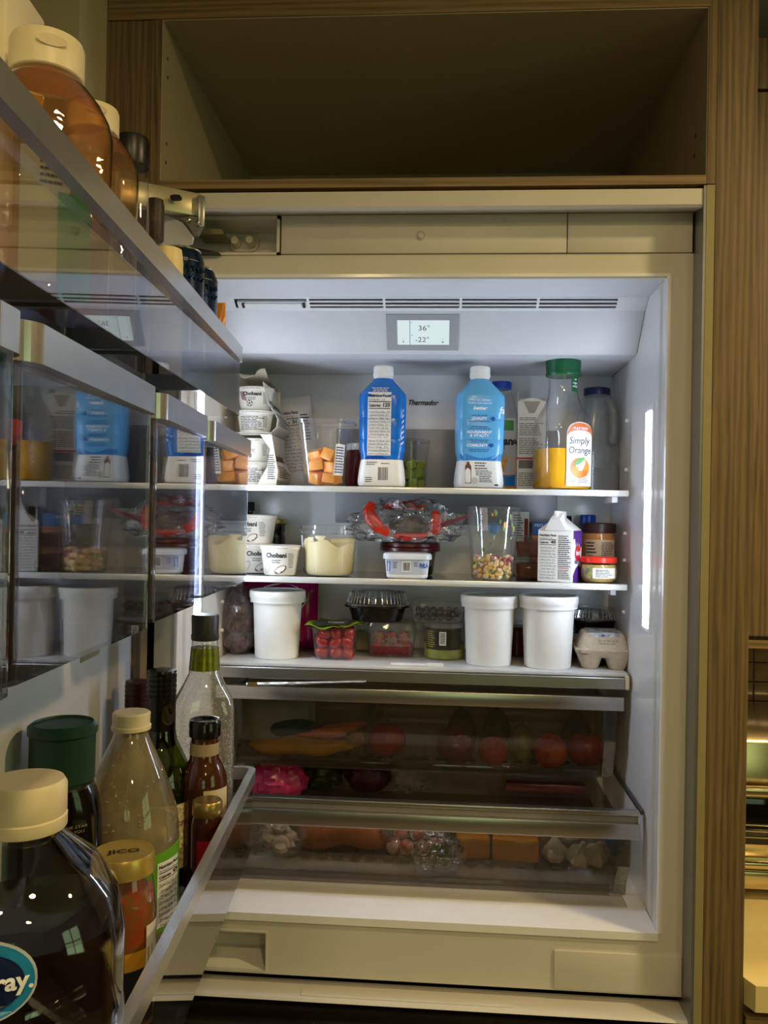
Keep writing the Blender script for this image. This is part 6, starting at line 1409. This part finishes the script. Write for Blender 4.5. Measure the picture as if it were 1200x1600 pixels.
for k in range(60):
    c = Vector((r.gauss(0, .010), -.012+r.gauss(0, .008), .030+r.gauss(0, .009))); w_ = r.uniform(.003, .006)
    lv.append(([tuple(c), tuple(c+Vector((w_, -w_*.5, w_*.3))), tuple(c+Vector((w_*.3, .001, w_*1.6))), tuple(c+Vector((-w_, w_*.4, w_*.6)))], [(0, 1, 2, 3)]))
solo('cilantro_bunch', join(*lv), mat('cilantro_green', (62, 96, 34), rough=.5, var=.4), 'dark green cilantro leaves inside the round clear bag', 'herb', pc, smooth=False)
CHE = mat('cheddar_orange', (230, 146, 30), rough=.18, var=.06, coat=.5)
for (u, Y, sx, sz, rz, lab) in ((737, .262, .034, .046, 8, 'orange cheddar block in the lower drawer, smaller and nearer the cilantro'), (805, .258, .046, .047, -4, 'orange cheddar block in the lower drawer, larger and nearer the garlic')):
    p = D2(u, Y); t = thing('cheese_block', lab, 'cheese', p, R(rz)); link('cheese', box(-sx, sx, -.022, .022, .002, sz, .006, 2), CHE, t)
    link('wrapper', ([(x*1.03+.002*sin(z*300), y*1.05, max(.0005, z*1.03-.0005)) for x, y, z in box(-sx, sx, -.022, .022, 0, sz+.003, .003, 2)[0]], box(-sx, sx, -.022, .022, 0, sz, .003, 2)[1]), clear('cling_wrap', refl=1.6, haze=.04, bump=.3, bscale=50), t)
pg_ = D2(897, .262)
t = thing('garlic_bag', 'clear bag of garlic heads closed with blue tape at the right of the lower drawer', 'bag', pg_)
V, F = crumple(.070, .045, .052, .18, 2.2, 23, 36, 24); link('bag', ([(x, y, max(.0006, z+.048)) for x, y, z in V], F), BAGM, t)
link('tape', xform(box(-.010, .010, -.0012, .0012, -.042, .042, .0005, 1), Matrix.Translation((.062, -.036, .058)) @ Matrix.Rotation(R(-28), 4, 'Y') @ Matrix.Rotation(R(20), 4, 'X')), mat('blue_painters_tape', (24, 104, 190), rough=.5, var=.06), t)
GAR = mat('garlic_skin', (206, 192, 164), rough=.5, var=.12, scale=40)
gl_ = lathe([(.004, 0), (.016, .002), (.024, .014), (.022, .026), (.012, .036), (.006, .046), (.004, .054)], 20); V, F = gl_
gl_ = ([(x*(1+.10*cos(6*math.atan2(y, x))), y*(1+.10*cos(6*math.atan2(y, x))), z) for x, y, z in V], F)
for i, (x, y, z, lab) in enumerate(((-.040, -.012, .003, 'garlic head lying leftmost in the taped bag'), (.002, -.018, .003, 'garlic head in the middle of the taped bag'), (.034, -.008, .003, 'garlic head nearest the blue tape in the bag'), (-.008, .004, .040, 'garlic head on top of the others in the taped bag'))):
    o = solo('garlic_bulb', gl_, GAR, lab, 'garlic', (pg_[0]+x, pg_[1]+y, pg_[2]+z), i, 'garlic in the bag'); o.rotation_euler = (R(20*(i % 2)), R(-14*(i % 3)), i)
# things lying high at the back of the lower drawer, seen over its rail
bag('pink plastic bag of greens at the back left of the lower drawer', (atY(432, 1240, .33).x, .34, z2f+.075), .060, .055, .045, 31, .2, mat('pink_bag_film', (176, 50, 100), rough=.25, var=.3, scale=20))
bag('clear crumpled bag bulging above the lower drawer rail', (atY(640, 1240, .38).x, .40, z2f+.086), .050, .038, .038, 33, .30)
bag('dark purple cabbage bag behind the clear bulging bag', (atY(575, 1240, .40).x, .385, z2f+.088), .050, .045, .040, 35, .12, mat('purple_leaf', (58, 22, 36), rough=.35, var=.4, scale=30))
bag('dark leafy greens bag at the back of the lower drawer behind the sweet potato', (atY(500, 1240, .40).x, .405, z2f+.080), .048, .038, .038, 37, .25, mat('dark_leaf_green', (44, 54, 22), rough=.4, var=.4, scale=30))
t = solo('ham_pack', box(-.085, .085, -.035, .035, 0, .018, .004, 2), mat('cured_meat', (110, 60, 54), rough=.25, var=.2, scale=30, coat=.6), 'flat vacuum pack of dark meat above the cheddar blocks', 'meat', (atY(850, 1240, .38).x, .385, z2f+.108))
# supports for those: a shallow clear tray across the back of the lower drawer
link('back_tray', join(box(-.385, .380, .300, .440, z2f+.066, z2f+.069), box(-.385, -.382, .300, .440, z2f+.002, z2f+.066), box(.377, .380, .300, .440, z2f+.002, z2f+.066)), DRAWM, d2, smooth=False)
# torn foil strip stuck under the lower shelf trim
V, F = [], []; n = 26; pA, pB = atY(385, 1069, .219), atY(572, 1066, .219)
for i in range(n+1):
    k = i/n; x = pA.x+(pB.x-pA.x)*k; zt = pA.z+.003+(pB.z-pA.z)*k; h = .0035+.0035*abs(mnoise.noise(Vector((k*9, 2, 5))))+.003*(1-k)
    V += [(x, .219, zt), (x, .2165-.002*mnoise.noise(Vector((k*14, 1, 1))), zt-h*.5), (x, .220, zt-h), (x, .2205, zt)]
for i in range(n):
    for j in range(4): a = i*4; F.append((a+j, a+4+j, a+4+(j+1) % 4, a+(j+1) % 4))
F += [(0, 1, 2, 3), (n*4+3, n*4+2, n*4+1, n*4)]
t = thing('foil_scrap', 'torn silver foil scrap caught between the lower shelf and the upper drawer', 'foil', (0, 0, 0)); link('foil', (V, F), mat('crumpled_foil', (206, 204, 200), rough=.3, metal=.7, var=.1), t, smooth=False)
p = atY(394, 1069, .215); link('orange_end', box(p.x-.010, p.x+.010, .2150, .2162, p.z-.005, p.z+.004), mat('orange_brown_print', (150, 84, 46), rough=.5, rgb2=(70, 90, 40), scale=150), t, smooth=False)
